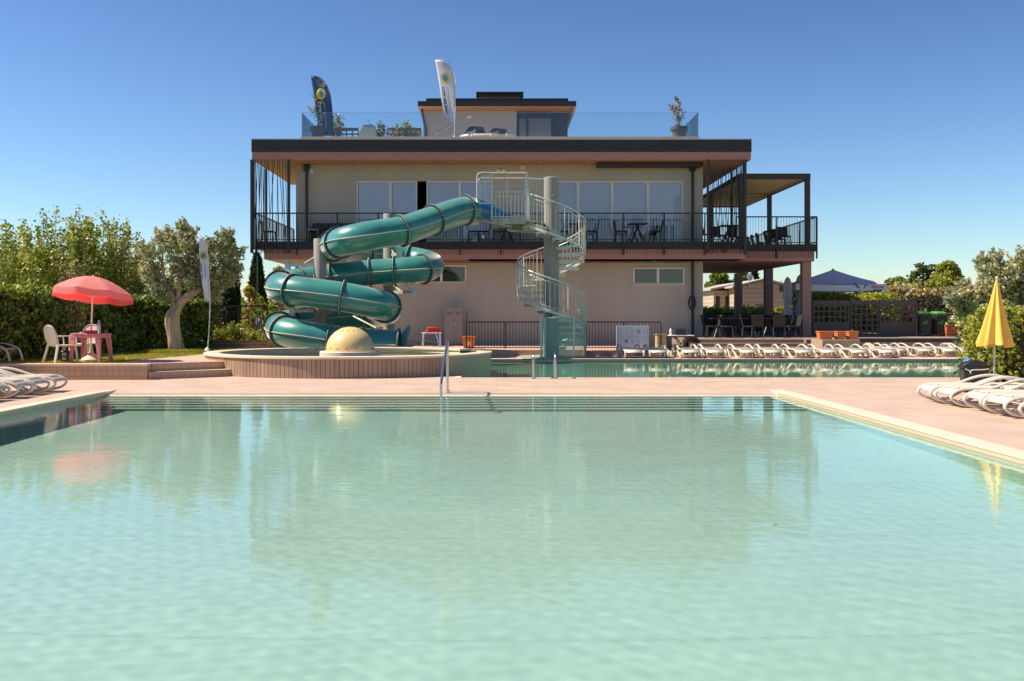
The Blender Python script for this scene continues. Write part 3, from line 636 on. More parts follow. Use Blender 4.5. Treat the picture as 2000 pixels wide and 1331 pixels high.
# glass balustrade on the roof
b=MB();GY=39.6;GX0,GX1=-7.74,8.0;gz0,gz1=RZ2,9.52
n=11
for i in range(n):
    x0=GX0+(GX1-GX0)*i/n+.008;x1=GX0+(GX1-GX0)*(i+1)/n-.008
    b=MB();b.box(x0,x1,GY,GY+.012,gz0,gz1);bb(b,'glass_panel',m_glass,smooth=False)
for x in (GX0-.02,GX1+.01):
    for y0,y1 in ((39.62,41.6),(41.62,43.6)): b=MB();b.box(x,x+.012,y0,y1,gz0,gz1);bb(b,'glass_panel',m_glass,smooth=False)
b=MB();b.box(GX0,GX1,GY-.008,GY+.02,gz1,gz1+.006);b.box(GX0,GX1,GY-.03,GY+.04,gz0,gz0+.07)
for x in (GX0,GX1): b.box(x-.012,x+.004,GY,GY+.012,gz0,gz1)
bb(b,'glass_edge',M('glass_edge',(.35,.50,.55),.3),smooth=False)
# hose reel, hanging hoses
b=MB()
for k in range(3): b.tube([(PX(1353,39.9)+.03*k,39.85,2.0-.25*k+.22*cos(t)) if False else (PX(1350,39.9)+.12*sin(t)+.02*k,39.85-.02*k,1.95+.28*cos(t)) for t in [2*pi*i/20 for i in range(20)]],.018,6,closed=True)
hz_=b.build('garden_hose',m_blk);tag(hz_,'black garden hose coiled on hook at right wall corner','hose')

# ------------------------------------------------------------------ pergola
pg=thing('pergola','dark framed pergola with cream louvred roof on the upper right terrace','pergola',(9.9,40.45,FZ))
def pb_(b,name,mats,**k):
    o=b.build(name,mats,pg,**k);o.matrix_parent_inverse=Matrix.Translation(-Vector((9.9,40.45,FZ)));return o
pz0,pz1=6.99,7.21
b=MB();b.box(9.85,12.76,40.45,40.63,pz0,pz1);b.box(9.85,12.76,51.0,51.18,pz0,pz1);b.box(9.85,10.0,40.63,51.0,pz0,pz1-.01);b.box(12.6,12.75,40.63,51.0,pz0,pz1-.01)
b.box(9.98,12.6,45.7,45.85,pz0+.05,pz1-.02);pb_(b,'beam',m_brn,smooth=False)
for x in (9.86,12.56):
    for y in (40.46,46.1,51.0): b=MB();b.box(x,x+.19,y,y+.17,FZ,pz0-.002);pb_(b,'post',m_brn,smooth=False)
m_louv=M('cream_louvre',(.62,.52,.36),.5,.05)
b=MB();y=40.8
while y<50.9:
    b.bar((10.0,y,7.10),(12.6,y,7.10),.265,.02,0,(0,.38,1));y+=.24
pb_(b,'louvre_roof',m_louv,smooth=False)
b=MB();b.box(10.0,12.6,40.64,40.72,pz0+.02,pz1-.05);b.box(12.5,12.6,40.7,50.9,pz0+.02,pz0+.08);pb_(b,'gutter_trim',m_louv,smooth=False)

# ------------------------------------------------------------------ left-hand paving, low wall, terrace steps
b=MB();b.box(-3.2,.62,33.5,YW-.002,DZ-.02,.25);b.box(2.98,5.55,33.5,YW-.002,DZ-.02,.25);b.box(.62,2.98,34.1,YW-.002,DZ-.02,.25)
struct(b.build('raised_pavement',M('pink_plaster_kerb',(.50,.33,.25),.7,.1,2,.1),smooth=False))
b=MB();ys=[33.5,34.1,34.75,35.4];zs=[.2,.335,.46,.585]
for i,(y,z) in enumerate(zip(ys,zs)): b.box(6.84,10.92,y,(ys+[36.0])[i+1]+.02,DZ,z)
b.box(6.84,10.92,35.42,39.9,.3,.583);b.box(8.34,24,39.9,58,.2,.583);b.box(10.92,24,35.1,39.9,.2,.583)
for z in zs: pass
ts=b.build('terrace_steps',tilemat('step_tile',(.33,.235,.175),(.27,.19,.14),(.12,.09,.07),1.4,.135,.006,.6,'xz',.4,.12),smooth=False)
tag(ts,'wide brown stone steps up to the covered terrace','steps')
b=MB();b.box(10.93,12.2,33.4,34.6,DZ,.62);pl=b.build('planter_plinth',M('plinth_tan',(.40,.29,.20),.6,.15,3),smooth=False,bevel=.01);tag(pl,'square tan stone plinth carrying three terracotta pots','plinth')
b=MB();b.box(12.2,24,34.9,35.1,DZ,.50);rw=b.build('retaining_wall',m_wallgrey,smooth=False);tag(rw,'low brown wall behind the right hand row of loungers','retaining wall')
b=MB();b.box(12.2,24,34.88,35.14,.502,.63);b.build('wall_coping',m_blk,rw,smooth=False)
# steel fence along the wall
fn=thing('wall_fence','low brown metal fence along foot of beige building wall','fence',(2,34.2,.25))
def fb(b,name,mats,parent=None,**k):
    o=b.build(name,mats,fn,**k);o.matrix_parent_inverse=Matrix.Translation(-Vector((2,34.2,.25)));return o
m_fen=M('brown_fence',(.16,.10,.08),.5,.1)
railing((PX(911,34.2),34.2),(PX(1062,34.2),34.2),1.21,.33,.105,2,'fence_panel',fn=fb,mat=m_fen,low=.33,br=.012)
railing((PX(1145,34.2),34.2),(PX(1291,34.2),34.2),1.21,.33,.105,2,'fence_panel',fn=fb,mat=m_fen,low=.33,br=.012)
# ------------------------------------------------------------------ tube slide
SP=[(930,415,32.6),(910,411,32.3),(880,418,31.9),(846,430,31.3),(815,441,30.8),(783,451,30.4),(745,457,30.1),(710,463,29.9),(678,470,30.0),(656,477,30.7),(650,483,31.6),(662,489,32.7),(700,494,33.6),(745,499,34.1),(790,505,34.3),(822,511,34.1),(840,517,33.5),(839,522,32.8),(826,526,32.3),(795,529,32.15),(755,532,32.15),(723,534,32.15),(685,538,32.15),(647,542,32.15),(610,547,32.1),(572,553,31.8),(550,558,31.2),(547,562,30.5),(560,566,29.9),(590,570,29.65),(630,575,29.6),(668,580,29.6),(710,588,29.65),(742,596,29.9),(757,602,30.5),(755,608,31.3),(735,613,31.9),(700,617,32.15),(655,621,32.2),(610,625,32.2),(572,630,32.0),(550,636,31.4),(546,642,30.7),(556,648,30.0),(585,654,29.65),(625,661,29.6),(670,667,29.6),(720,671,29.6),(778,674,29.6)]
SPW=[P(*q) for q in SP]
SR_=.44
path=smooth_path(SPW,5)
slide=thing('water_slide','teal spiral tube water slide with bolted flanges beside round basin','water slide',(-4.5,31,DZ))
def sb(b,name,mats,**k):
    o=b.build(name,mats,slide,**k);o.matrix_parent_inverse=Matrix.Translation(-Vector((-4.5,31,DZ)));return o
b=MB();N=28
b.tube(path,SR_,N,0,caps=False);sb(b,'tube',m_green,ang=60)
# rolled inner skin so the mouth reads thick
b=MB();b.tube(path[-14:],SR_-.03,N,0,caps=False);sb(b,'tube_lining',m_green,ang=60)
fr=[]
k=len(path)
def tan(i): return (path[min(i+1,k-1)]-path[max(i-1,0)]).normalized()
arc=[0]
for i in range(1,k): arc.append(arc[-1]+(path[i]-path[i-1]).length)
# flange rings at the joints seen in the photo plus the regular spacing of the sections
want=[(910,411),(846,430),(783,451),(664,473),(650,481),(720,496),(800,507),(826,526),(773,531),(723,534),(647,542),(590,550),(549,559),(572,567),(668,580),(752,600),(720,615),(640,622),(570,631),(547,640),(556,648),(640,663),(710,670),(778,674)]
flg=[]
pj=[((q.x*F/q.y)+970,618-(q.z-CAMZ)*F/q.y) for q in path]
last=0
for w in want:
    best=min(range(last,min(last+75,k)),key=lambda i:(pj[i][0]-w[0])**2+(pj[i][1]-w[1])**2);flg.append(best);last=best
def ring(i,r0,r1,th,m,bb_,n=36):
    c=path[i];t=tan(i);u=t.cross(Vector((0,0,1))).normalized();w=u.cross(t)
    vs=[]
    for off,r in ((-th,r0),(-th,r1),(th,r1),(th,r0)):
        for j in range(n): a=2*pi*j/n;vs.append(tuple(c+t*off+(u*cos(a)+w*sin(a))*r))
    fs=[]
    for q in range(3):
        for j in range(n): fs.append((q*n+j,q*n+(j+1)%n,(q+1)*n+(j+1)%n,(q+1)*n+j))
    bb_._add(vs,fs,m)
for i in flg:
    b=MB();ring(i,SR_-.01,SR_+.065,.028,0,b);ring(i,SR_+.05,SR_+.072,.010,2,b)
    c=path[i];t=tan(i);u=t.cross(Vector((0,0,1))).normalized();w=u.cross(t)
    for j in range(26):
        a=2*pi*j/26;q=c+(u*cos(a)+w*sin(a))*(SR_+.035)
        b.bar(q-t*.038,q+t*.038,.016,.016,1)
    sb(b,'flange',[m_greenL,m_bolt,m_seam],ang=40)
# horizontal seams between upper and lower half shells
for sgn in (1,-1):
    b=MB();pts=[]
    for i in range(0,k):
        t=tan(i);u=t.cross(Vector((0,0,1))).normalized();pts.append(path[i]+u*sgn*(SR_+.012))
    b.tube(pts,.020,6,0);sb(b,'seam',m_seam)
# exit lip: open flared half shell
c=path[-1];t=tan(k-1);b=MB();n=14
rows=[]
for s_,rr_ in ((0,SR_),(.12,SR_+.03),(.25,SR_+.14)):
    row=[]
    for j in range(n+1):
        a=pi+pi*j/n if False else -pi*1.0+pi*j/n
        a=-pi*.06-pi*.88*j/n
        up=.14*s_/.25 if j in (0,n) else 0
        row.append((c.x+s_+abs(cos(a))*.10*s_/.25*4*.25,c.y+cos(a)*rr_,max(c.z+sin(a)*rr_*(1 if s_==0 else .95)+up*.5,.02)))
    rows.append(row)
vs=[p for r in rows for p in r];fs=[(i*(n+1)+j,i*(n+1)+j+1,(i+1)*(n+1)+j+1,(i+1)*(n+1)+j) for i in range(2) for j in range(n)]
b._add(vs,fs,0);o=sb(b,'exit_lip',m_blue);o.modifiers.new('solid','SOLIDIFY').thickness=.03
# tall side wing at the exit as in the photo
b=MB();b.prismy([(c.x+.02,c.z-.42),(c.x+.10,c.z-.44),(c.x+.33,c.z+.50),(c.x+.27,c.z+.60),(c.x+.03,c.z+.30)],c.y+SR_-.02,c.y+SR_+.02);sb(b,'exit_wing',M('trough_teal',(.02,.22,.24),.35,.1,coat=.5),smooth=False,bevel=.01)
# open start trough up to the platform
b=MB();st0=Vector(P(930,415,32.6));en=Vector((PX(1000,32.7),32.7,PZ(424,32.7)));n=12
rows=[]
for i in range(7):
    s_=i/6;q=st0.lerp(en,s_);row=[]
    for j in range(n+1):
        a=-pi*j/n;h=0
        row.append((q.x,q.y+cos(a)*SR_,q.z+.10*(1-s_)+ (sin(a)*SR_*.8 if True else 0)+ (0.35*(1-s_) if j in(0,n) else 0)))
    rows.append(row)
vs=[p for r in rows for p in r];fs=[(i*(n+1)+j,i*(n+1)+j+1,(i+1)*(n+1)+j+1,(i+1)*(n+1)+j) for i in range(6) for j in range(n)]
b._add(vs,fs,0);o=sb(b,'start_trough',m_blue);o.modifiers.new('solid','SOLIDIFY').thickness=.03
# support pillars
for px,Y,pt,pb2 in ((625,31.0,471,None),(760,33.15,422,None)):
    x=PX(px,Y);z=PZ(pt,Y);b=MB();b.lathe([(.195,.0),(.195,z),(.19,z+.01),(.001,z+.01)],(x,Y,DZ-.01),28);sb(b,'support_pillar',m_conc)
# steel brackets from pillars to flanges
def bracket(p,q,r=.045):
    b=MB();p=Vector(p);q=Vector(q);b.bar(p,q,.07,.10);d=(q-p).normalized();b.bar(q-Vector((0,.0,.14)),q+Vector((0,0,.14)),.16,.16);b.tube([p+Vector((0,0,.32)),p.lerp(q,.55)],.03,8);sb(b,'bracket',m_galv,smooth=True)
p1=PX(625,31.0);p2=PX(760,33.15)
bracket((p1,31,PZ(517,31)),P(562,518,30.7));bracket((p1,31,PZ(607,31)),P(571,608,30.7))
bracket((p2,33.15,PZ(498,33.15)),P(779,497,32.6));bracket((p2,33.15,PZ(571,33.15)),P(808,571,32.3))
for q_ in ((P(690,618,30.8),P(735,641,30.2)),(P(805,571,32.0),P(786,548,32.0))): b=MB();b.tube(q_,.03,8);sb(b,'brace',m_galv)
b=MB();b.tube([P(793,660,29.9),P(830,665,31.5),P(856,671,33.0)],.018,6);hz=b.build('water_hose',m_plas2);tag(hz,'pale hose lying from the slide exit towards the lockers','hose')

# ------------------------------------------------------------------ spiral stair tower
CX,CY=1.80,32.75;RO=1.12;RC=.245
tw=thing('spiral_stair','galvanised spiral staircase round a thick grey column with mesh screen','staircase',(CX,CY,DZ))
def tb(b,name,mats,**k): return b.build(name,mats,tw,**k)
ztop=PZ(347,CY)-DZ
b=MB();b.lathe([(RC,-.3),(RC,ztop-.02),(RC-.02,ztop),(.001,ztop)],(0,0,0),32);b.ball((.05,-RC,ztop-.62),.03,8);tb(b,'column',m_conc)
b=MB()
for z in (PZ(601,CY)-DZ,PZ(455,CY)-DZ): b.lathe([(RC+.04,-.10),(RC+.05,-.10),(RC+.05,.06),(RC+.002,.06)],(0,0,z),24)
tb(b,'column_collar',m_galvd)
zp=PZ(434,CY)-DZ           # platform height above base
nst=22;drop=zp/nst*0+.2060;dang=radians(30)
A_=radians(200)            # angle at platform, grows while descending (plan view, anticlockwise)
def pt(a,r,z): return (r*cos(a),r*sin(a),z)
tops=[]
for i in range(1,nst):
    z=zp-drop*i;a=A_+dang*(i-.2)
    if z<.12: break
    tops.append((a,z));b=MB();n=4;da=dang*1.02
    for lay,(zz0,zz1) in enumerate(((z-.045,z),)):
        vs=[]
        for zz in (zz0,zz1):
            for r in (RC+.01,RO-.03):
                for j in range(n+1): vs.append(pt(a-da/2+da*j/n,r,zz))
        m_=n+1
        fs=[]
        for j in range(n):
            fs.append((j,j+1,m_+j+1,m_+j));fs.append((2*m_+j,3*m_+j,3*m_+j+1,2*m_+j+1));fs.append((m_+j,m_+j+1,3*m_+j+1,3*m_+j));fs.append((j+1,j,2*m_+j,2*m_+j+1))
        fs.append((0,m_,3*m_,2*m_));fs.append((m_-1,3*m_-1,4*m_-1,2*m_-1));b._add(vs,fs)
    q=a-da/2;b.bar(pt(q+.04,RC,z-.07),pt(q+.04,RO-.03,z-.07),.03,.12)
    b.bar(pt(a,RC,z-.10),pt(a,RO-.1,z-.07),.05,.05)
    tb(b,'tread',m_galv,smooth=False)
# handrail, stringer and balusters follow the flight
def helix(r,z_off,a0,a1,n):
    return [pt(a0+(a1-a0)*i/n,r,zp-drop*((a0+(a1-a0)*i/n-A_)/dang)+z_off) for i in range(n+1)]
aEnd=A_+dang*(len(tops)+.2);a0=A_+radians(28)
aScr=A_+dang*14.9            # the lower part is closed by the screen
b=MB();b.tube(helix(RO,1.02,a0,aEnd-.9,150),.024,8);b.tube(helix(RO-.01,.90,a0,aEnd-.9,150),.014,6);tb(b,'handrail',m_galv)
b=MB();h1=helix(RO,-.02,a0,aEnd-.3,150)
for i in range(150): b.bar(h1[i],h1[i+1],.012,.09)
b.tube(helix(RO,.10,a0,aEnd-.3,150),.012,6)
tb(b,'stringer',m_galv)
b=MB();n=int((aEnd-.9-a0)/radians(7.6))
for i in range(n+1):
    a=a0+(aEnd-.9-a0)*i/n;z=zp-drop*((a-A_)/dang);b.tube([pt(a,RO,z-.02),pt(a,RO,z+.90)],.009,5)
tb(b,'baluster_row',m_galv)
for i in range(0,n+1,4):
    a=a0+(aEnd-.9-a0)*i/n;z=zp-drop*((a-A_)/dang);b=MB();b.bar(pt(a,RO,z-.06),pt(a,RO,z+1.02),.045,.012,0,(sin(a),-cos(a),0));tb(b,'rail_post',m_galv,smooth=False)
# left landing box rail below
a_=A_+dang*12-radians(18)
# screen around the bottom flight
b=MB();n=44;aa0,aa1=radians(250),radians(372);zt0,zt1=PZ(621,CY-RO)-DZ,PZ(640,CY)-DZ;vs=[]
for i in range(n+1):
    a=aa0+(aa1-aa0)*i/n;f=max(0,(i/n-.35)/.65);zt=zt0+(zt1-zt0)*f*f
    wob=.006 if i%2 else 0
    vs+= [pt(a,RO+.02+wob,.02),pt(a,RO+.02+wob,zt)]
b._add(vs,[(2*i,2*i+2,2*i+3,2*i+1) for i in range(n)]);tb(b,'screen',m_poly,smooth=False)
b=MB()
for i in range(0,n+1,4):
    a=aa0+(aa1-aa0)*i/n
    if i in (0,20,44): b.bar(pt(a,RO+.03,.0),pt(a,RO+.03,vs[2*i+1][2]+.02),.05,.03)
b.tube([Vector(vs[2*i+1]) for i in range(n+1)],.014,6);b.tube([Vector(vs[2*i])+Vector((0,0,.03)) for i in range(n+1)],.014,6)
b.box(-.27,-.24,-RO-.02,.0,.0,zt0);tb(b,'screen_frame',m_galv,smooth=True)
b=MB();b.face([(-.255,-RO+.1,.02),(-.255,-.2,.02),(-.255,-.2,zt0),(-.255,-RO+.1,zt0)]);tb(b,'screen',m_poly,smooth=False)
b=MB();b.lathe([(RO+.06,0),(RO+.06,.03),(.001,.03)],(0,0,0),40);tb(b,'base_plate',m_galvd)
# top platform with its cage of rails
px0,px1=PX(961,CY)-CX,PX(1024,CY)-CX;y0,y1=-.95,.30
b=MB();b.box(px0,px1,y0,y1,zp-.05,zp);b.box(px0,px1,y0-.03,y0-.001,zp-.16,zp+.03);b.box(px0,px1,y1+.001,y1+.03,zp-.16,zp+.03)
b.prism([(px1+.001,y0),(px1+.001,y1),(-RC-.01,.15),(-RC+.02,-.2),(-.55,-1.0)],zp-.10,zp-.052)
b.tube([(px0+.5,-.3,zp-.25),(px0+.6,-.3,zp-.30),(0,-.1,zp-.35)],.05,8)
tb(b,'platform',m_galvd,smooth=False)
zh=PZ(346,CY)-DZ
for y in (y0,y1):
    b=MB()
    b.tube([(px0,y,zh),(px1+.05,y,zh)],.024,8)
    for z in (PZ(371,CY)-DZ,PZ(382,CY)-DZ,zp+.08): b.tube([(px0,y,z),(px1+.05,y,z)],.014,6)
    n=9
    for i in range(n+1):
        x=px0+(px1+.05-px0)*i/n;top=PZ(382,CY)-DZ;b.tube([(x,y,zp),(x,y,zh if i in (0,n,n//2+0) else top)],.024 if i in (0,n) else .010,6)
    tb(b,'platform_rail',m_galv)
# rounded gate on the slide side
gx0,gx1=PX(933,CY)-CX,px0-.01
for y in (y0,y1):
    b=MB()
    for ins in (0,.09):
        b.tube(smooth_path([(gx1,y,zh-ins),(gx0+.12+ins,y,zh-ins),(gx0+ins,y,zh-.12-ins),(gx0+ins,y,zh-.6),(gx0+ins,y,zp+.65+ins),(gx0+.12+ins,y,zp+.52+ins),(gx1,y,zp+.52+ins)],5),.022 if not ins else .016,8)
    for i in range(1,6): x=gx0+.05+(gx1-gx0)*i/6;b.tube([(x,y,zp+.60),(x,y,zh-.09)],.008,5)
    tb(b,'slide_gate',m_galv)
# fan of rails from platform round to the column
b=MB();pA=Vector((px1+.05,y1,zh));pB=Vector((-.02,.33,ztop-.02))
b.tube([pA,pB],.022,8);b.tube([pA-Vector((0,0,.75)),pB-Vector((0,0,.95))],.014,6)
for i in range(1,9):
    q=pA.lerp(pB,i/9);b.tube([q,(q.x,q.y,zp+.0)],.009,5)
tb(b,'upper_rail',m_galv)
b=MB();q0=Vector(helix(RO,1.02,a0,a0+.01,1)[0]);b.tube([(px1+.05,y0,zh-.32),q0],.024,8);b.tube([(px1+.05,y0,zp+.95),q0-Vector((0,0,.12))],.014,6)
for i in range(5): q=Vector((px1+.05,y0,0)).lerp(Vector((q0.x,q0.y,0)),i/5);b.tube([(q.x,q.y,zp-.02),(q.x,q.y,zp+.93)],.010,5)
tb(b,'upper_rail',m_galv)
# ------------------------------------------------------------------ sun loungers
def make_lounger():
    t=thing('sun_lounger','x','sun lounger',(0,0,0))
    for s in (-1,1):
        y=.31*s;b=MB()
        loop=[(1.02,y,.30),(.75,y,.345),(.40,y,.35),(.16,y,.325),(.03,y,.25),(.02,y,.17),(.12,y,.09),(.30,y,.04),(.46,y,.028),(.60,y,.07),(.80,y,.18),(1.0,y,.29)]
        b.tube(smooth_path(loop,4),.036,8,sq=.75)
        b.tube(smooth_path([(.95,y,.30),(1.15,y,.30),(1.25,y,.20),(1.36,y,.035),(1.46,y,.035),(1.56,y,.16),(1.72,y,.32)],4),.026,8)
        b.tube(smooth_path([(.66,y,.345),(.82,y,.38),(1.02,y,.455),(1.22,y,.505),(1.42,y,.515),(1.64,y,.47),(1.83,y,.36),(1.90,y,.20),(1.93,y,.03)],4),.036,8,sq=.75)
        b.build('side_frame',m_plastic,t)
    b=MB();P0=[(.04,.24),(.12,.325),(.3,.355),(.6,.355),(1.02,.345)];q=smooth_path([(x,0,z) for x,z in P0],4);m_=len(q)
    vs=[(p.x,-.285,p.z-.012*0) for p in q]+[(p.x,.285,p.z) for p in q];b._add(vs,[(i,i+1,m_+i+1,m_+i) for i in range(m_-1)])
    for i in range(13): x=.16+i*.066;b.box(x,x+.036,-.27,.27,.352,.372)
    o=b.build('seat',m_plastic,t);o.modifiers.new('solid','SOLIDIFY').thickness=.02
    b=MB();b.box(1.05,1.13,-.28,.28,.335,.365);b.box(1.13,1.72,-.28,-.235,.352,.378);b.box(1.13,1.72,.235,.28,.352,.378)
    for i in range(9): x=1.15+i*.066;b.box(x,x+.035,-.234,.234,.362,.376)
    b.prism([(1.72,-.28),(1.80,-.2),(1.82,0),(1.80,.2),(1.72,.28)],.352,.385);b.build('backrest',m_plastic,t)
    for q_ in (.44,1.38): b=MB();b.box(q_,q_+.06,-.30,.30,.05,.08);b.build('crossbar',m_plastic,t)
    return t
lg=make_lounger();used=[0]
def lounger(x,y,rz,label,grp,z=DZ,scale=None):
    if scale is None and abs(y)<20: scale=(.82,.82,.80)
    if not used[0]: used[0]=1;lg.location=(x,y,z);lg.scale=scale;lg.rotation_euler=(0,0,rz);lg['label']=label;lg['group']=grp;return lg
    return dup(lg,(x,y,z),rz,label,grp,scale or (.95,.95,.80))
ordn=['first','second','third','fourth','fifth','sixth','seventh','eighth','ninth','tenth','eleventh','twelfth','thirteenth','fourteenth','fifteenth','sixteenth']
g='white loungers on the right deck'
for i,(px,Y) in enumerate(((6.67,15.55),(6.65,14.85),(6.68,14.0),(6.64,13.3),(6.67,12.45))):
    lounger(px,Y,radians([-3,1,-1.5,2.5,0][i]),['white sun lounger on right deck farthest back, beside black bin','white sun lounger second back in the right deck row','white sun lounger in the middle of right deck row','white sun lounger second nearest in the right deck row','white sun lounger nearest the camera, cut by right edge'][i],g)
g='white loungers on the left deck'
for i,(px,Y) in enumerate(((-7.76,17.75),(-7.80,17.1),(-7.76,16.4),(-7.81,15.7),(-7.77,15.0))):
    lounger(px,Y,pi+radians([3,-1,2,-2,1][i]),['white sun lounger on left deck nearest the tiled wall','white sun lounger second from tiled wall on left deck','white sun lounger in the middle of left deck row','white sun lounger second nearest camera on left deck','white sun lounger nearest the camera, cut by left edge'][i],g)
lounger(PX(33,22.0)-1.95,22.2,0,'white sun lounger up on the lawn at left picture edge',None,LZ)
g='white loungers along the far side of the lower pool'
rowc=[(1240,31.5),(1288,31.5),(1353,31.5),(1400,31.5),(1466,31.5),(1513,31.5),(1574,31.5),(1624,31.5),(1683,31.5),(1738,31.5)]
for i,(px,Y) in enumerate(rowc):
    lounger(PX(px,Y),Y,pi/2+radians([2,-2,1,-1,2,-3,1,-2,1,-2][i]),ordn[i]+' white lounger from left along lower pool front row',g)
for i,(px,Y) in enumerate(((1708,32.9),(1757,32.9),(1812,32.8),(1862,32.8),(1908,32.8),(1950,32.8))):
    lounger(PX(px,Y),Y,pi/2+radians([1,-2,2,-1,1,0][i]),ordn[i]+' white lounger from left in back row before brown wall',g)

# ------------------------------------------------------------------ dark terrace chairs and tables
def make_chair():
    t=thing('terrace_chair','x','chair',(0,0,0))
    b=MB();b.prism([(-.23,-.23),(.23,-.23),(.21,.22),(-.21,.22)],.42,.46);b.build('seat',m_wicker,t,bevel=.01)
    b=MB();q=[(-.21,.20,.46),(.21,.20,.46),(.225,.30,.88),(-.225,.30,.88)]
    b._add(q+[(x,y+.025,z) for x,y,z in q],[(0,1,2,3),(7,6,5,4),(0,4,5,1),(1,5,6,2),(2,6,7,3),(3,7,4,0)]);b.build('backrest',m_wicker,t,smooth=False,bevel=.008)
    for sx in (-1,1):
        for sy in (-1,1): b=MB();b.bar((.20*sx,.20*sy,.42),(.22*sx,.24*sy,0),.03,.03);b.build('leg',m_wicker,t,smooth=False)
    return t
ch=make_chair();uc=[0]
def chair(x,y,z,rz,label,grp):
    if not uc[0]: uc[0]=1;ch.location=(x,y,z);ch.rotation_euler=(0,0,rz);ch['label']=label;ch['group']=grp;return ch
    return dup(ch,(x,y,z),rz,label,grp)
def make_table():
    t=thing('terrace_table','x','table',(0,0,0))
    b=MB();b.box(-.36,.36,-.36,.36,.72,.75);b.build('tabletop',m_brn,t,smooth=False,bevel=.006)
    for s in (-1,1): b=MB();b.bar((-.05*s,0,.72),(.26*s,.26,.0),.04,.04);b.bar((-.05*s,0,.72),(.26*s,-.26,.0),.04,.04);b.build('leg',m_blk,t,smooth=False)
    return t
tb0=make_table();ut=[0]
def table(x,y,z,label,grp,rz=0):
    if not ut[0]: ut[0]=1;tb0.location=(x,y,z);tb0['label']=label;tb0['group']=grp;return tb0
    return dup(tb0,(x,y,z),rz,label,grp)
gb='black chairs on the upper balcony';Yb=39.5
chair(PX(524,Yb),Yb+.1,FZ,pi/2,'lone black chair behind the slanting rods at left balcony corner',gb)
for px,rz,l in ((1155,-pi/2,'black balcony chair just right of spiral stair rails'),(1213,pi/2,'black balcony chair left of the slim balcony table'),(1280,-pi/2,'black balcony chair right of the slim balcony table'),(1100,pi/2,'black balcony chair seen through the spiral stair rails')):
    chair(PX(px,Yb),Yb,FZ,rz,l,gb)
table(PX(1245,Yb),Yb,FZ,'dark balcony table between two black chairs by right windows','tables on the upper balcony')
table(PX(1128,Yb),Yb,FZ,'dark balcony table behind the spiral stair handrail','tables on the upper balcony')
for i,(px,rz) in enumerate(((1384,pi/2),(1412,-pi/2),(1400,0),(1432,pi*.9))): chair(PX(px,Yb+1.5+.4*i),Yb+1.5+.4*i,FZ,rz,['black chair at left edge of right balcony lattice','black chair in middle behind right balcony lattice','black chair turned away behind right balcony lattice','black chair at right edge of right balcony lattice'][i],gb)
table(PX(1420,Yb+1),Yb+.8,FZ,'dark balcony table behind right corner lattice','tables on the upper balcony')
for i,px in enumerate((925,945,975,1005)): chair(PX(px,Yb),Yb,FZ,[pi/2,-pi/2,pi/2,-pi/2][i],['black balcony chair just below the slide start','black balcony chair right of slide start','black balcony chair under the stair platform left side','black balcony chair under the stair platform right side'][i],gb)
table(PX(990,Yb),Yb+.1,FZ,'dark balcony table under the stair platform','tables on the upper balcony')
gt='black chairs on the upper right terrace'
for i,(px,Y,rz) in enumerate(((1532,42.0,0),(1522,43.5,pi*.8),(1506,44.5,pi/2),(1490,45.5,pi/2),(1480,46.5,pi/2),(1472,47.5,pi/2))):
    chair(PX(px,Y),Y,FZ,rz,['black chair nearest the railing on the upper right terrace','black chair behind the nearest one on upper right terrace','black chair third back on the upper right terrace','black chair fourth back on the upper right terrace','black chair fifth back on the upper right terrace','black chair farthest back on the upper right terrace'][i],gt)
table(PX(1510,42.8),42.8,FZ,'dark table on the upper right terrace under pergola','tables on the upper right terrace')
gl_='black chairs on the covered ground floor terrace';TZ=.583;n_=0
rows_=[(37.6,[1392,1420,1462,1480,1522,1548]),(40.0,[1384,1408,1436,1460,1500,1530,1552]),(42.6,[1380,1410,1440,1475,1505,1535,1556]),(46.0,[1384,1420,1458,1492,1528])]
rn=['front','second','third','rear']
for r_,(Y,xs) in enumerate(rows_):
    for i,px in enumerate(xs):
        y=Y+random.uniform(-.25,.25);chair(PX(px,y),y,TZ,random.choice((pi/2,-pi/2,0,pi,pi/2))+random.uniform(-.3,.3),'%s black chair from left in the %s row of covered terrace'%(ordn[i],rn[r_]),gl_)
for i,(px,Y) in enumerate(((1405,38.6),(1440,38.8),(1500,38.8),(1535,39.2),(1395,44.2),(1450,44.2),(1520,44.2))):
    table(PX(px,Y),Y,TZ,['dark table left in the front of covered terrace','dark table second from left in front of covered terrace','dark table third from left in front of covered terrace','dark table right in the front of covered terrace','dark table left at the rear of covered terrace','dark table middle at the rear of covered terrace','dark table right at the rear of covered terrace'][i],'tables on the covered ground floor terrace')
# big black wicker armchairs behind the left railing
def armch(px,w,label):
    t=thing('wicker_armchair',label,'armchair',(PX(px,39.6),39.6,FZ),0,'wicker armchairs on the left balcony')
    b=MB();b.box(-w/2,w/2,-.3,.3,.12,.40);b.build('seat',m_wicker,t,bevel=.03)
    b=MB();b.box(-w/2,w/2,.16,.34,.402,.80);b.build('backrest',m_wicker,t,bevel=.03)
    for s in (-1,1): b=MB();b.box(s*w/2-.06,s*w/2+.06,-.3,.16,.402,.60);b.build('armrest',m_wicker,t,bevel=.03)
    for s in (-1,1):
        for u in (-.25,.25): b=MB();b.box(s*(w/2-.06)-.03,s*(w/2-.06)+.03,u-.03,u+.03,0,.118);b.build('leg',m_blk,t)
armch(624,.65,'black wicker armchair nearest the left balcony downpipe');armch(655,.6,'tall black wicker armchair in the middle of left balcony');armch(682,.6,'black wicker armchair right of the middle one on left balcony')
t=thing('side_table','brown wooden side table in front of wicker armchairs','side table',(PX(612,39.15),39.15,FZ))
b=MB();b.box(-.2,.2,-.15,.15,.46,.5);b.build('tabletop',m_roofg,t)
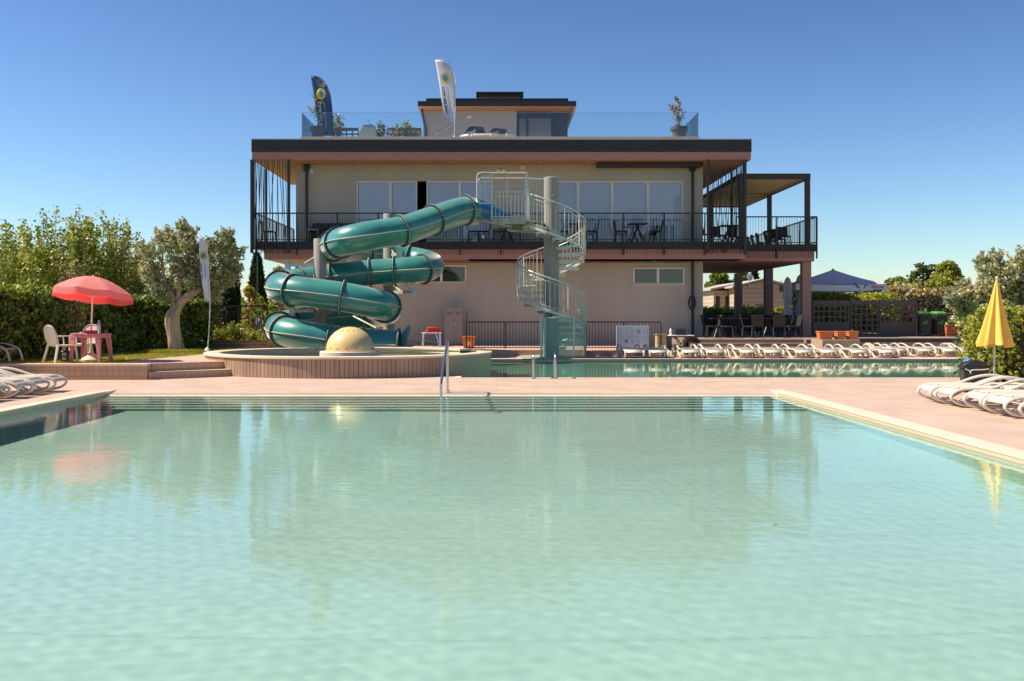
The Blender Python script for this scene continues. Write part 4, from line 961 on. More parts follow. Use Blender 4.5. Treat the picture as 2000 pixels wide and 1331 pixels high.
for s in (-1,1): b=MB();b.box(s*.2-.03*s,s*.2,-.15,.15,0,.458);b.build('leg',m_bark,t)

# ------------------------------------------------------------------ things along the wall
t=thing('locker','grey two-door metal locker standing against the building wall','locker',(PX(886.5,39.4),39.4,.25))
b=MB();w=.74;h=PZ(600,39.2)-.25;b.box(-w/2,w/2,-.2,.25,.04,h);b.build('body',m_lock,t,smooth=False,bevel=.005)
for s in (-1,1):
    b=MB();x0,x1=(-w/2+.02,-.006) if s<0 else (.006,w/2-.02);b.box(x0,x1,-.215,-.202,.08,h-.03)
    for k in range(4): b.box((x0+x1)/2-.09,(x0+x1)/2+.09,-.22,-.216,h-.22-.03*k,h-.21-.03*k,1)
    d=b.build('door',[m_lock,m_groove],t,smooth=False)
    b=MB();b.ball((x1-.05 if s<0 else x0+.06,-.23,h*.55),.02,8);b.build('handle',m_whitep,d)
t=thing('folding_table','white table under red cases next to the grey locker','table',(PX(843,38.2),38.2,.25))
b=MB();w=.75;b.box(-w/2,w/2,-.25,.25,.50,.535);b.build('tabletop',m_whitep,t,bevel=.005)
for s in (-1,1):
    for u in (-1,1): b=MB();b.bar((s*(w/2-.06),.2*u,.50),(s*(w/2-.03),.2*u,0),.04,.04);b.build('leg',m_whitep,t)
for i,(px,z,w) in enumerate(((838,0,.26),(852,0,.3),(847,.105,.45))):
    t=thing('red_case',['small red soft case lying left on white table','small red soft case lying right on white table','long red soft case on top of two others'][i],'case',(PX(px,38.1),38.1,.785+z),0,'red rescue cases on the white table')
    b=MB();b.box(-w/2,w/2,-.12,.12,.0,.10);b.build('body',m_red,t,bevel=.03);b=MB();b.box(-.04,.04,-.125,-.121,.045,.06);b.build('handle',m_blk,t)
b=MB();b.tube([P(851,648,37.7),P(860,682,37.3)],.022,8);tag(b.build('telescopic_pole',M('pole_blue',(.1,.25,.5),.4)),'blue and white pool pole leaning on the white table','pole')
t=thing('broom','black broom leaning on wall beside the locker','broom',(PX(909,38.8),38.8,.25))
b=MB();b.tube([(0,0,.06),(.05,.4,1.35)],.014,8);b.build('handle',m_blk,t);b=MB();b.box(-.14,.14,-.03,.03,0,.09);b.build('brush',m_blk,t)
t=thing('orange_box','orange plastic box with white label on pavement beside locker','box',(PX(916,35.8),35.8,.25))
b=MB();vsb=[(-.19,-.15,0),(.19,-.15,0),(.19,.15,0),(-.19,.15,0),(-.22,-.18,.40),(.22,-.18,.40),(.22,.18,.40),(-.22,.18,.40)];b._add(vsb,[(0,3,2,1),(4,5,6,7),(0,1,5,4),(1,2,6,5),(2,3,7,6),(3,0,4,7)]);b.box(-.24,.24,-.2,.2,.402,.44);b.build('body',m_orange,t,smooth=False,bevel=.01)
b=MB();b.box(-.07,.07,-.178,-.170,.12,.26);b.build('sticker',m_whitep,t,smooth=False)
# rules board
Y=33.95;sb_=thing('rules_board','white pool rules board with rows of round pictograms','sign',(PX(1235.5,Y),Y,.25))
w=63/2*Y/F;z0=PZ(683,Y)-.25;z1=PZ(637,Y)-.25;z0=max(z0,.012);H=z1-z0
m_board=M('board_white',(.86,.80,.74),.5,.02);m_pr=M('board_print',(.22,.20,.22),.6);m_prl=M('board_line',(.45,.40,.38),.6);m_pb=M('board_blue',(.04,.16,.27),.6);m_prr=M('board_red',(.45,.05,.05),.6)
b=MB();b.box(-w,w,0,.03,z0,z1);b.build('panel',m_board,sb_,smooth=False,bevel=.006)
b=MB();
for (a,c_,e,f) in ((-w+.03,w-.03,z1-.035,z1-.025),(-w+.03,w-.03,z0+.03,z0+.04),(-w+.03,-w+.04,z0+.03,z1-.025),(w-.04,w-.03,z0+.03,z1-.025),(-w+.04,w-.04,z0+H*.52,z0+H*.53)): b.box(a,c_,-.003,0,e,f)
b.build('border_print',m_pr,sb_,smooth=False)
def disc(b,cx,cz,r,y,m=0,n=20): b.prismy([(cx+r*cos(2*pi*i/n),cz+r*sin(2*pi*i/n)) for i in range(n)],y-.003,y,m)
def ringd(b,cx,cz,r,y,m=0,n=20,th=.006):
    for i in range(n):
        a=2*pi*i/n;a2=2*pi*(i+1)/n;b.prismy([(cx+r*cos(a),cz+r*sin(a)),(cx+r*cos(a2),cz+r*sin(a2)),(cx+(r-th)*cos(a2),cz+(r-th)*sin(a2)),(cx+(r-th)*cos(a),cz+(r-th)*sin(a))],y-.003,y,m)
cols=[-w+.13+(2*w-.26)*i/4 for i in range(5)];zr1=z0+H*.77;zr2=z0+H*.36
b=MB()
for k in range(5):   # waves
    for j in range(4): b.bar((cols[0]-.05+.025*j,-.002,zr1+.07-.035*k+.008*(j%2)),(cols[0]-.025+.025*j,-.002,zr1+.07-.035*k+.008*((j+1)%2)),.004,.006)
for k in range(4): b.box(cols[1]-.04,cols[1]+.04,-.003,-.0005,zr1+.05-.035*k,zr1+.055-.035*k)
for dx in (-.03,.02): b.box(cols[2]+dx-.006,cols[2]+dx+.006,-.003,-.0005,zr1-.03,zr1+.04);disc(b,cols[2]+dx,zr1+.055,.011,-.0005)
for c_ in cols: 
    for k in range(2): b.box(c_-.055+.01*k,c_+.055-.012*k,-.003,-.0005,zr1-.10-.018*k,zr1-.095-.018*k);b.box(c_-.055,c_+.05,-.003,-.0005,zr2-.10-.018*k,zr2-.095-.018*k)
b.box(cols[1]-.02,cols[3],-.003,-.0005,z0+H*.57,z0+H*.575)
for k in range(3): b.box(cols[0]-.055,cols[0]+.04,-.003,-.0005,zr2+.04-.05*k,zr2+.045-.05*k)
ringd(b,cols[2],zr2,.052,-.0005);ringd(b,cols[3],zr2,.052,-.0005);ringd(b,cols[4],zr2,.052,-.0005)
b.prismy([(cols[2]-.03,zr2+.02),(cols[2],zr2+.005),(cols[2]+.03,zr2+.02),(cols[2]+.012,zr2-.02),(cols[2]-.012,zr2-.02)],-.004,-.0015)
b.bar((cols[4]-.03,-.002,zr2-.02),(cols[4]+.03,-.002,zr2+.02),.004,.012);b.bar((cols[3]-.02,-.002,zr2-.01),(cols[3]+.02,-.002,zr2-.0),.004,.02)
b.build('pictogram_print',m_prl,sb_,smooth=False)
b=MB();disc(b,cols[3],zr1,.056,-.0005,0);disc(b,cols[1],zr2,.056,-.0005,0);b.bar((cols[3]-.03,-.005,zr1-.01),(cols[3]+.035,-.005,zr1+.01),.004,.03,1);disc(b,cols[3]+.01,zr1+.03,.012,-.004,1);b.bar((cols[1]-.035,-.005,zr2-.02),(cols[1]+.035,-.005,zr2+.02),.004,.016,1);b.build('blue_disc',[m_pb,m_whitep],sb_,smooth=False)
b=MB();b.prismy([(cols[4]-.03,zr1+.03),(cols[4]+.02,zr1+.0),(cols[4]+.0,zr1-.03)],-.004,-.001);b.box(cols[4]-.04,cols[4]+.05,-.004,-.001,zr1-.06,zr1-.052);b.build('red_mark',m_prr,sb_,smooth=False)
for s in (-1,1): b=MB();b.box(s*(w-.08)-.02,s*(w-.08)+.02,.031,.06,0,z1-.05);b.build('leg',m_blk,sb_,smooth=False)
# rattan barrel, table with laptop
t=thing('rattan_bin','ribbed tan rattan bin between rules board and small table','bin',(PX(1290,34.4),34.4,.25))
w=.21;h=PZ(653,34.4)-.25;b=MB();b.lathe([(w-.012*(i%2),h*i/24) for i in range(24)]+[(w+.02,h-.02),(w+.02,h),(.001,h)],(0,0,0),22);b.build('body',M('rattan_tan',(.50,.38,.19),.7,.15,30),t)
t=thing('bistro_table','white topped table with curved black legs by wall','table',(PX(1330,34.7),34.7,DZ))
w=.42;zt=PZ(655,34.7)-DZ;b=MB();b.box(-w,w,-.3,.3,zt-.025,zt);b.build('tabletop',m_whitep,t,bevel=.006)
for s in (-1,1):
    for u in (-.2,.2): b=MB();b.tube(smooth_path([(s*.34,u,zt-.03),(s*.16,u,zt-.12),(s*.04,u,zt*.5),(s*.08,u,zt*.2),(s*.3,u,.015)],5),.02,8);b.build('leg',m_blk,t)
t=thing('laptop','open black laptop on the white bistro table','laptop',(PX(1331,34.6),34.6,DZ+zt))
b=MB();b.box(-.17,.17,-.1,.12,0,.02);b.build('keyboard_base',m_blk,t,smooth=False);b=MB();b._add([(-.18,.12,.01),(.18,.12,.01),(.19,.2,.22),(-.15,.2,.22),(-.18,.135,.01),(.18,.135,.01),(.19,.215,.22),(-.15,.215,.22)],[(0,1,2,3),(7,6,5,4),(0,4,5,1),(1,5,6,2),(2,6,7,3),(3,7,4,0)]);b.build('screen',m_blk,t,smooth=False)
def bottle(x,y,z,h,r,label,mat):
    t=thing('bottle',label,'bottle',(x,y,z));b=MB();b.lathe([(.001,0),(r,0),(r,h*.28),(r*.93,h*.32),(r,h*.36),(r,h*.66),(r*.8,h*.78),(r*.38,h*.90),(r*.36,h*.95)],(0,0,0),16);b.build('body',mat,t)
    b=MB();b.lathe([(r*.45,h*.94),(r*.45,h),(.001,h)],(0,0,0),12);b.build('cap',m_whitep,t)
    b=MB();b.lathe([(r*1.01,h*.38),(r*1.01,h*.60)],(0,0,0),16);b.build('wrapper',m_txtred,t) if h>.3 else None
bottle(PX(1310,34.55),34.55,DZ+zt,.25,.045,'white spray bottle standing on the white bistro table',m_whitep)
t=thing('hose_reel','black hose reel on the floor under the right wall corner','hose reel',(PX(1352,35.2),35.2,DZ))
b=MB();b.tube([(.25*cos(a),0,.33+.25*sin(a)) for a in [2*pi*i/24 for i in range(24)]],.06,8,closed=True);b.tube([(.25*cos(a),.13,.33+.25*sin(a)) for a in [2*pi*i/24 for i in range(24)]],.06,8,closed=True);b.build('reel',m_blk,t)
b=MB();b.box(-.25,.25,-.04,.2,0,.08);b.build('stand',m_blk,t)
# terracotta pots on the plinth
for i,(px,w) in enumerate(((1610.5,.235),(1639.5,.135),(1664,.165))):
    Y=33.85;t=thing('terracotta_pot',['wide terracotta box pot left on stone plinth','small terracotta box pot between the other two','terracotta box pot right on plinth with a small sprout'][i],'plant pot',(PX(px,Y),Y,.62),0,'terracotta pots on the stone plinth')
    b=MB();h=.28;q=.86;b._add([(-w*q,-.16,0),(w*q,-.16,0),(w*q,.16,0),(-w*q,.16,0),(-w,-.19,h),(w,-.19,h),(w,.19,h),(-w,.19,h)],[(0,3,2,1),(0,1,5,4),(1,2,6,5),(2,3,7,6),(3,0,4,7)]);b.box(-w-.012,w+.012,-.205,.205,h-.035,h);b.build('pot_body',m_terra,t,smooth=False,bevel=.006)
    if i==2: b=MB();[b.face([(-.02,0,h),(.02,0,h),(.05*s,-.02,h+.07)]) for s in (-1,0,1)];b.build('sprout',m_leafL,t,smooth=False)

# ------------------------------------------------------------------ lattice screens, bins, back fence
def screen(x0,x1,solid,label,Y=41.0):
    X0,X1=PX(x0,Y)+.01,PX(x1,Y)-.01;z1=PZ(587.5,Y);z0=TZ
    t=thing('lattice_screen',label,'screen',((X0+X1)/2,Y,z0),0,'brown lattice screens behind the lower pool');hw=(X1-X0)/2;H=z1-z0
    b=MB();b.box(-hw,hw,-.04,.04,H-.17,H);b.box(-hw,hw,-.03,.03,0,.05)
    for s in (-1,1): b.box(s*hw-.06*(s>0),s*hw+.06*(s<0),-.035,.035,.05,H-.17)
    b.build('frame',m_scr,t,smooth=False)
    zb=.62 if solid else .05
    if solid: b=MB();b.box(-hw+.06,hw-.06,-.03,.03,.05,.60);b.build('lower_panel',m_scr,t,smooth=False)
    b=MB();x=-hw+.2
    while x<hw-.1: b.box(x,x+.06,-.012,.0,zb-.03,H-.17);x+=.225
    z=zb+.15
    while z<H-.2: b.box(-hw+.06,hw-.06,.001,.013,z,z+.06);z+=.225
    b.build('lattice',m_scr,t,smooth=False)
screen(1587,1659,True,'brown lattice screen left of three, behind terracotta pots');screen(1660,1716,False,'brown full-height lattice screen in the middle of three');screen(1717,1791,True,'brown lattice screen right of three, beside green-lidded bins')
for s,(px,gm,l) in enumerate(((1804,M('lid_dark_green',(.03,.14,.05),.45),'waste bin with dark green lid beside lattice screen'),(1834.5,m_ggreen,'waste bin with bright green lid left of flower pot'))):
    Y=40.9;t=thing('wheelie_bin',l,'waste bin',(PX(px,Y),Y,TZ),0,'green-lidded waste bins')
    b=MB();b._add([(-.19,-.2,.06),(.19,-.2,.06),(.19,.25,.06),(-.19,.25,.06),(-.23,-.26,.86),(.23,-.26,.86),(.23,.32,.86),(-.23,.32,.86)],[(0,3,2,1),(4,5,6,7),(0,1,5,4),(1,2,6,5),(2,3,7,6),(3,0,4,7)]);b.build('body',m_gdark,t,smooth=False,bevel=.02)
    b=MB();b._add([(-.25,-.29,.862),(.25,-.29,.862),(.25,.35,.862),(-.25,.35,.862),(-.18,-.2,1.0),(.18,-.2,1.0),(.22,.33,1.03),(-.22,.33,1.03)],[(0,3,2,1),(4,5,6,7),(0,1,5,4),(1,2,6,5),(2,3,7,6),(3,0,4,7)]);b.build('lid',gm,t,smooth=False,bevel=.03)
    b=MB();b.prismy([(-.13,.50),(.03,.50),(.05,.60),(.04,.68),(-.0,.68),(-.02,.60),(-.13,.60)],-.262,-.25);b.build('thumb_emblem',m_ggreen,t,smooth=False)
    for u in (-1,1): b=MB();b.tube([(u*.2-.02,.25,.09),(u*.2+.02,.25,.09)],.09,14);b.build('wheel',m_blk,t)
t=thing('square_flower_pot','square terracotta pot of white flowers by steel railing','flower pot',(PX(1855,40.7),40.7,TZ))
b=MB();b._add([(-.2,-.2,0),(.2,-.2,0),(.2,.2,0),(-.2,.2,0),(-.24,-.24,.42),(.24,-.24,.42),(.24,.24,.42),(-.24,.24,.42)],[(0,3,2,1),(4,5,6,7),(0,1,5,4),(1,2,6,5),(2,3,7,6),(3,0,4,7)]);b.box(-.26,.26,-.26,.26,.421,.46);b.build('pot_body',m_terra,t,smooth=False)
FLOWERPOT=t
b=MB();b.box(PX(1790,43),PX(1885,43),43,43.2,TZ,PZ(619,43));wp=b.build('pink_wall',M('pink_wall',(.50,.34,.28),.8,.06),smooth=False);tag(wp,'low pink wall behind the green-lidded bins','wall')
b=MB()
for i in range(5): b.box(17.85+.25*i*0+i*.24,17.85+i*.24+.25,41.5,43,TZ,PZ(612,41.5)-.19*i+0)
b.box(PX(1886,42),24,43.2,43.4,TZ,PZ(640,43.2));o=b.build('garden_steps',m_brn,smooth=False);tag(o,'dark stepped ramp wall at the right behind railing','steps')
def fence2(x0,x1,Y,zt,zb,label,grp=None,posts=3):
    t=thing('steel_railing',label,'railing',(x0,Y,zb),0,grp)
    def f(b,name,mats,parent=None,**k):
        o=b.build(name,mats,t,**k);o.matrix_parent_inverse=Matrix.Translation(-Vector((x0,Y,zb)));return o
    railing((x0,Y),(x1,Y),zt,zb+.05,.12,posts,'rail_panel',fn=f,mat=m_brn,low=zb+.08,br=.010)
fence2(PX(1791,40.2),PX(2000,40.2)+1,40.2,PZ(614,40.2),TZ,'nearer dark railing in front of the green-lidded bins',posts=3)
fence2(PX(1783,45.5),PX(1886,45.5),45.5,PZ(580.5,45.5),TZ,'taller dark railing rising behind the green-lidded bins',posts=2)
fence2(PX(1373,50.5),PX(1600,53.0),53.0,PZ(613,53.0),TZ,'dark railing closing the rear of covered terrace',posts=4)
fence2(PX(413,33),PX(522,33),33.0,PZ(598,33),LZ,'grey metal railing between hedge end and slide',posts=2)
# red and white things glimpsed behind the middle screen
t=thing('red_post','slim black post with red bands behind railing','post',(PX(1884,43.6),43.6,TZ));b=MB();b.tube([(0,0,0),(0,0,PZ(590,43.6)-TZ)],.05,10);b.build('pole',m_blk,t)
for z in (.95,1.25): b=MB();b.tube([(0,0,z),(0,0,z+.12)],.056,10);b.build('band',m_red,t)
# black bin with blue flap
t=thing('litter_bin','black swing-lid litter bin with blue flap beside yellow parasol','litter bin',(PX(1902,17.6),17.6,DZ),radians(-12))
b=MB();b._add([(-.18,-.15,0),(.18,-.15,0),(.18,.15,0),(-.18,.15,0),(-.21,-.18,.42),(.21,-.18,.42),(.21,.18,.42),(-.21,.18,.42)],[(0,3,2,1),(4,5,6,7),(0,1,5,4),(1,2,6,5),(2,3,7,6),(3,0,4,7)]);b.build('body',m_gdark,t,smooth=False,bevel=.02)
b=MB();b.box(-.235,.235,-.2,.2,.425,.45);pr=[(-.23,.45)]+[(-.23+.46*i/10,.45+.13*sin(pi*i/10)**.7) for i in range(11)];b.prismy(pr[1:],-.18,.18);b.build('lid',m_blk,t,ang=40,bevel=.01)
b=MB();q=[(-.17,.535),(-.12,.565),(-.06,.585)];n=len(q)
b.lathe([(.001,0),(.075,0),(.08,-.01)],(0,0,0),20,0);b.v=[(x*.75,y*1.7,z) for x,y,z in b.v];o=b.build('flap',M('flap_blue',(.06,.22,.72),.35),t);o.location=(-.125,0,.575);o.rotation_euler=(0,radians(-28),0)
b=MB();b.tube(smooth_path([(-.19,-.19,.42),(-.12,-.20,.39),(-.1,-.2,.34),(-.08,-.2,.40),(.1,-.2,.41),(.2,-.19,.425)],4),.012,6);b.build('bag_edge',m_plas2,t)
# yellow parasol, closed
Y=17.4;t=thing('yellow_parasol','closed yellow parasol hanging on a thin grey pole','parasol',(PX(1940,Y),Y,DZ))
zt=PZ(548,Y)-DZ;zb=PZ(675,Y)-DZ
b=MB();b.tube([(0,0,0),(.06,0,zt+.03)],.018,10);b.build('pole',m_galv,t)
b=MB();b.ball((.062,0,zt+.05),.022,8);b.build('finial',m_whitep,t)
b=MB();n=64;rows=[];NR=16
for i in range(NR+1):
    u=i/NR;row=[]
    for j in range(n):
        a=2*pi*j/n;fold=.5+.5*cos(a*8+.7*sin(a*2));R=.035+.265*u**1.05;r=R*(.60+.46*fold*u**.4) 
        hem=(.10*sin(a*3+1)+.05*sin(a*8))*max(0,u-.75)*3
        row.append((.06*(1-u)+r*cos(a)*1.06+.03*u,r*sin(a)*.85,zt-(zt-zb)*u+hem*.35))
    rows.append(row)
b._add([p for r in rows for p in r],[(i*n+j,i*n+(j+1)%n,(i+1)*n+(j+1)%n,(i+1)*n+j) for i in range(NR) for j in range(n)]);b.build('canopy',m_yel,t,ang=75)

# ------------------------------------------------------------------ red parasol, table, white chairs on the lawn
Y=22.4;x0=PX(178,Y);t=thing('red_parasol','open faded red parasol leaning over red plastic table','parasol',(x0,Y,LZ))
top=Vector((PX(182,Y)-x0,0,PZ(540,Y)-LZ));b=MB();b.tube([(0-.02,0,.05),top+Vector((0,0,.03))],.021,10);b.build('pole',m_whitep,t)
b=MB();R=.86;n=8;rings=6;vs=[];zr=PZ(571,Y)-LZ
tilt=.03
def cp_(u,a):
    # u 0..1 from the crown to the edge; cloth sags between ribs
    seg=a/(2*pi/n);f=abs((seg%1)-.5)*2;sag=(1-f**2)*.05*u
    r=R*u*(1-.045*(1-f**2)*u);z=top.z-(top.z-zr)*(u**1.7)-sag*.6
    return (top.x+r*cos(a),r*sin(a),z+r*cos(a)*-.075-r*sin(a)*.13)
M_=64
for i in range(1,rings+1):
    for j in range(M_): vs.append(cp_(i/rings,2*pi*j/M_+.39))
base=len(vs);vs.append(tuple(top))
fs=[((i)*M_+j,(i)*M_+(j+1)%M_,(i+1)*M_+(j+1)%M_,(i+1)*M_+j) for i in range(rings-1) for j in range(M_)]+[(base,(j+1)%M_,j) for j in range(M_)]
b._add(vs,fs)
m_rp,nt,pb,L=newmat('parasol_faded_red');pb.inputs['Base Color'].default_value=(.90,.42,.36,1);pb.inputs['Roughness'].default_value=.8
tr_=nt.nodes.new('ShaderNodeBsdfTranslucent');tr_.inputs[0].default_value=(1,.03,.05,1);mx=nt.nodes.new('ShaderNodeMixShader');mx.inputs[0].default_value=.50
L.new(pb.outputs[0],mx.inputs[1]);L.new(tr_.outputs[0],mx.inputs[2]);L.new(mx.outputs[0],nt.nodes['Material Output'].inputs[0])
cn=b.build('canopy',m_rp,t,ang=80)
b=MB();vs=[];
for i in range(3):
    for j in range(M_+1):
        a=2*pi*j/M_+.39;x,y,z=cp_(1,a);f=1+.01*i;fl=.012*sin(a*26)
        vs.append((top.x+(x-top.x)*(f+fl*i*.5),y*(f+fl*i*.5),z-.07*i-.012*(i==2)*abs(sin(a*4))))
b._add(vs,[(i*(M_+1)+j,i*(M_+1)+j+1,(i+1)*(M_+1)+j+1,(i+1)*(M_+1)+j) for i in range(2) for j in range(M_)]);b.build('valance',m_rp,cn,ang=80)
for k in range(8): a=2*pi*k/8+.39;p=Vector(cp_(.97,a));b=MB();b.tube([Vector((top.x,0,top.z-.03)),Vector(cp_(.5,a))-Vector((0,0,.02)),p-Vector((0,0,.015))],.006,5);b.tube([Vector((top.x*.9,0,top.z-.35)),Vector(cp_(.5,a))-Vector((0,0,.02))],.005,5);b.build('rib',m_whitep,t)
b=MB();b.lathe([(.001,0),(.22,0),(.22,.05),(.16,.10),(.05,.20),(.03,.36),(.02,.36)],(0,0,0),24);b.build('base',m_rim,t)
m_rt=M('red_resin',(.66,.22,.24),.4,.15,4)
T=thing('red_table','faded red plastic garden table under the red parasol','table',(PX(178,22.05),22.05,LZ),radians(-8))
zt=PZ(652,22)-LZ;w=.345;b=MB();b.box(-w,w,-.27,.27,zt-.03,zt);b.box(-w+.01,w-.01,-.26,.26,zt-.09,zt-.031);b.build('tabletop',m_rt,T,smooth=False,bevel=.012)
for sx in (-1,1):
    for sy in (-1,1):
        b=MB();x=sx*(w-.06);y=sy*.21;x2=sx*(w+.0);y2=sy*.25
        b._add([(x-.055,y-.04,zt-.08),(x+.055,y-.04,zt-.08),(x+.055,y+.04,zt-.08),(x-.055,y+.04,zt-.08),(x2-.03,y2-.025,0),(x2+.03,y2-.025,0),(x2+.03,y2+.025,0),(x2-.03,y2+.025,0)],[(3,2,1,0),(4,5,6,7),(0,1,5,4),(1,2,6,5),(2,3,7,6),(3,0,4,7)]);b.build('leg',m_rt,T,smooth=False,bevel=.008)
bottle(PX(193,22.0),22.0,LZ+zt,.29,.042,'clear plastic water bottle on the red table',m_clear)
b=MB();b.box(-.13,.13,-.09,.09,0,.07);o=b.build('red_tray',m_red,loc=(PX(177,22.15),22.15,LZ+zt),bevel=.01);tag(o,'bright red tray behind the water bottle','tray')
b=MB();b.box(-.12,.12,-.08,.08,0,.012);b.ball((.05,0,.02),.02,8);o=b.build('papers',m_whitep,loc=(PX(153,21.85),21.85,LZ+zt));tag(o,'white papers lying at the left end of red table','papers')
def resin_chair():
    t=thing('resin_armchair','x','armchair',(0,0,0))
    b=MB();b.prism([(-.24,-.25),(.24,-.25),(.21,.2),(-.21,.2)],.40,.43);b.box(-.24,.24,-.27,-.25,.36,.43);b.build('seat',m_plastic,t,bevel=.01)
    b=MB();out=[(-.18,.18,.42),(.18,.18,.42),(.235,.24,.62),(.22,.28,.76),(.14,.31,.86),(0,.32,.89),(-.14,.31,.86),(-.22,.28,.76),(-.235,.24,.62)]
    b.face(out);bk=b.build('backrest',m_plastic,t,smooth=False);bk.modifiers.new('solid','SOLIDIFY').thickness=.022
    b=MB();b.tube(smooth_path(out,3,closed=True),.016,6,closed=True)
    for s in (-.08,0,.08): b.tube([(s,.2,.46),(s*1.2,.262,.66)],.008,5)
    b.build('rim',m_plas2,bk)
    for s in (-1,1):
        b=MB();b.tube(smooth_path([(.225*s,.25,.63),(.27*s,.1,.64),(.275*s,-.15,.635),(.27*s,-.24,.60),(.26*s,-.26,.42)],4),.024,8,sq=.6);b.build('armrest',m_plastic,t)
        b=MB();b.bar((.245*s,-.24,.42),(.27*s,-.29,0),.05,.045);b.build('leg',m_plastic,t,smooth=False);b=MB();b.bar((.20*s,.19,.44),(.25*s,.30,0),.05,.045);b.build('leg',m_plastic,t,smooth=False)
    return t
rc=resin_chair();rc.location=(PX(118,21.75),21.75,LZ);rc.rotation_euler=(0,0,radians(146));rc['label']='white plastic armchair left of the red table, seen from behind';rc['group']='white plastic armchairs by the red table'
rc.scale=(.9,.9,.92)
rc2=dup(rc,(PX(166,23.1),23.1,LZ),radians(-12),'white plastic armchair behind the red table','white plastic armchairs by the red table')
t=thing('black_bag','black bag with white leaf emblem under the white armchair','bag',(PX(131,22.0),22.0,LZ));b=MB();b.box(-.12,.12,-.08,.08,0,.26);b.build('body',m_blk,t,bevel=.03)
b=MB()
for a in (60,90,120): a=radians(a);c=(.035*cos(a)*1.3-.03,.15+.035*sin(a));b.prismy([(c[0]+.022*cos(q)*1,c[1]+.032*sin(q)) for q in [2*pi*i/12 for i in range(12)]],-.083,-.0805)
b.box(-.075,.015,-.083,-.0805,.055,.07);b.box(-.07,.01,-.083,-.0805,.085,.11);b.build('emblem',m_whitep,t,smooth=False)
b=MB();b.ball((0,0,.12),.14,12,0,.8);o=b.build('dark_jacket',m_blubag,loc=(PX(162,23.0),23.0,LZ+.43));tag(o,'dark jacket heaped on the chair behind red table','jacket')
# ------------------------------------------------------------------ vegetation
def leafobj(name,pts,size,mats,parent=None,w=None,asp=1.6,droop=0.0,normals=None):
    """one small pointed four-sided leaf at each point"""
    pts=np.asarray(pts);n=len(pts);s=size*rng.uniform(.6,1.35,n)
    d=rng.normal(size=(n,3));d[:,2]-=droop;d/=np.linalg.norm(d,axis=1,keepdims=True)
    q=rng.normal(size=(n,3))
    if normals is not None: q=q*.8+normals*1.4
    u=np.cross(d,q);u/=np.linalg.norm(u,axis=1,keepdims=True)+1e-9
    L_=(s*asp/2)[:,None]*d;W_=(s/2)[:,None]*u
    up=np.cross(d,u)*(s*.12)[:,None]
    v=np.stack([pts-L_,pts+W_+up,pts+L_,pts-W_+up],1).reshape(-1,3)
    me=bpy.data.meshes.new(name);me.vertices.add(4*n);me.vertices.foreach_set('co',v.ravel().astype(np.float32))
    me.loops.add(4*n);me.loops.foreach_set('vertex_index',np.arange(4*n,dtype=np.int32))
    me.polygons.add(n);me.polygons.foreach_set('loop_start',np.arange(0,4*n,4,dtype=np.int32));me.polygons.foreach_set('loop_total',np.full(n,4,dtype=np.int32))
    for m in mats: me.materials.append(m)
    ww=w or [1]*len(mats);ww=np.array(ww)/sum(ww);me.polygons.foreach_set('material_index',rng.choice(len(mats),n,p=ww).astype(np.int32))
    me.update();me.validate();o=bpy.data.objects.new(name,me);COL.objects.link(o)
    if parent is not None: o.parent=parent
    return o
def clumps(centres,radii,per):
    out=[];
    for c,r,k in zip(centres,radii,per):
        d=rng.normal(size=(k,3));d/=np.linalg.norm(d,axis=1,keepdims=True);rr=rng.uniform(.15,1,k)**.5
        out.append(np.array(c)+d*(rr*1)[:,None]*np.array(r if np.ndim(r) else (r,r,r)))
    return np.concatenate(out)
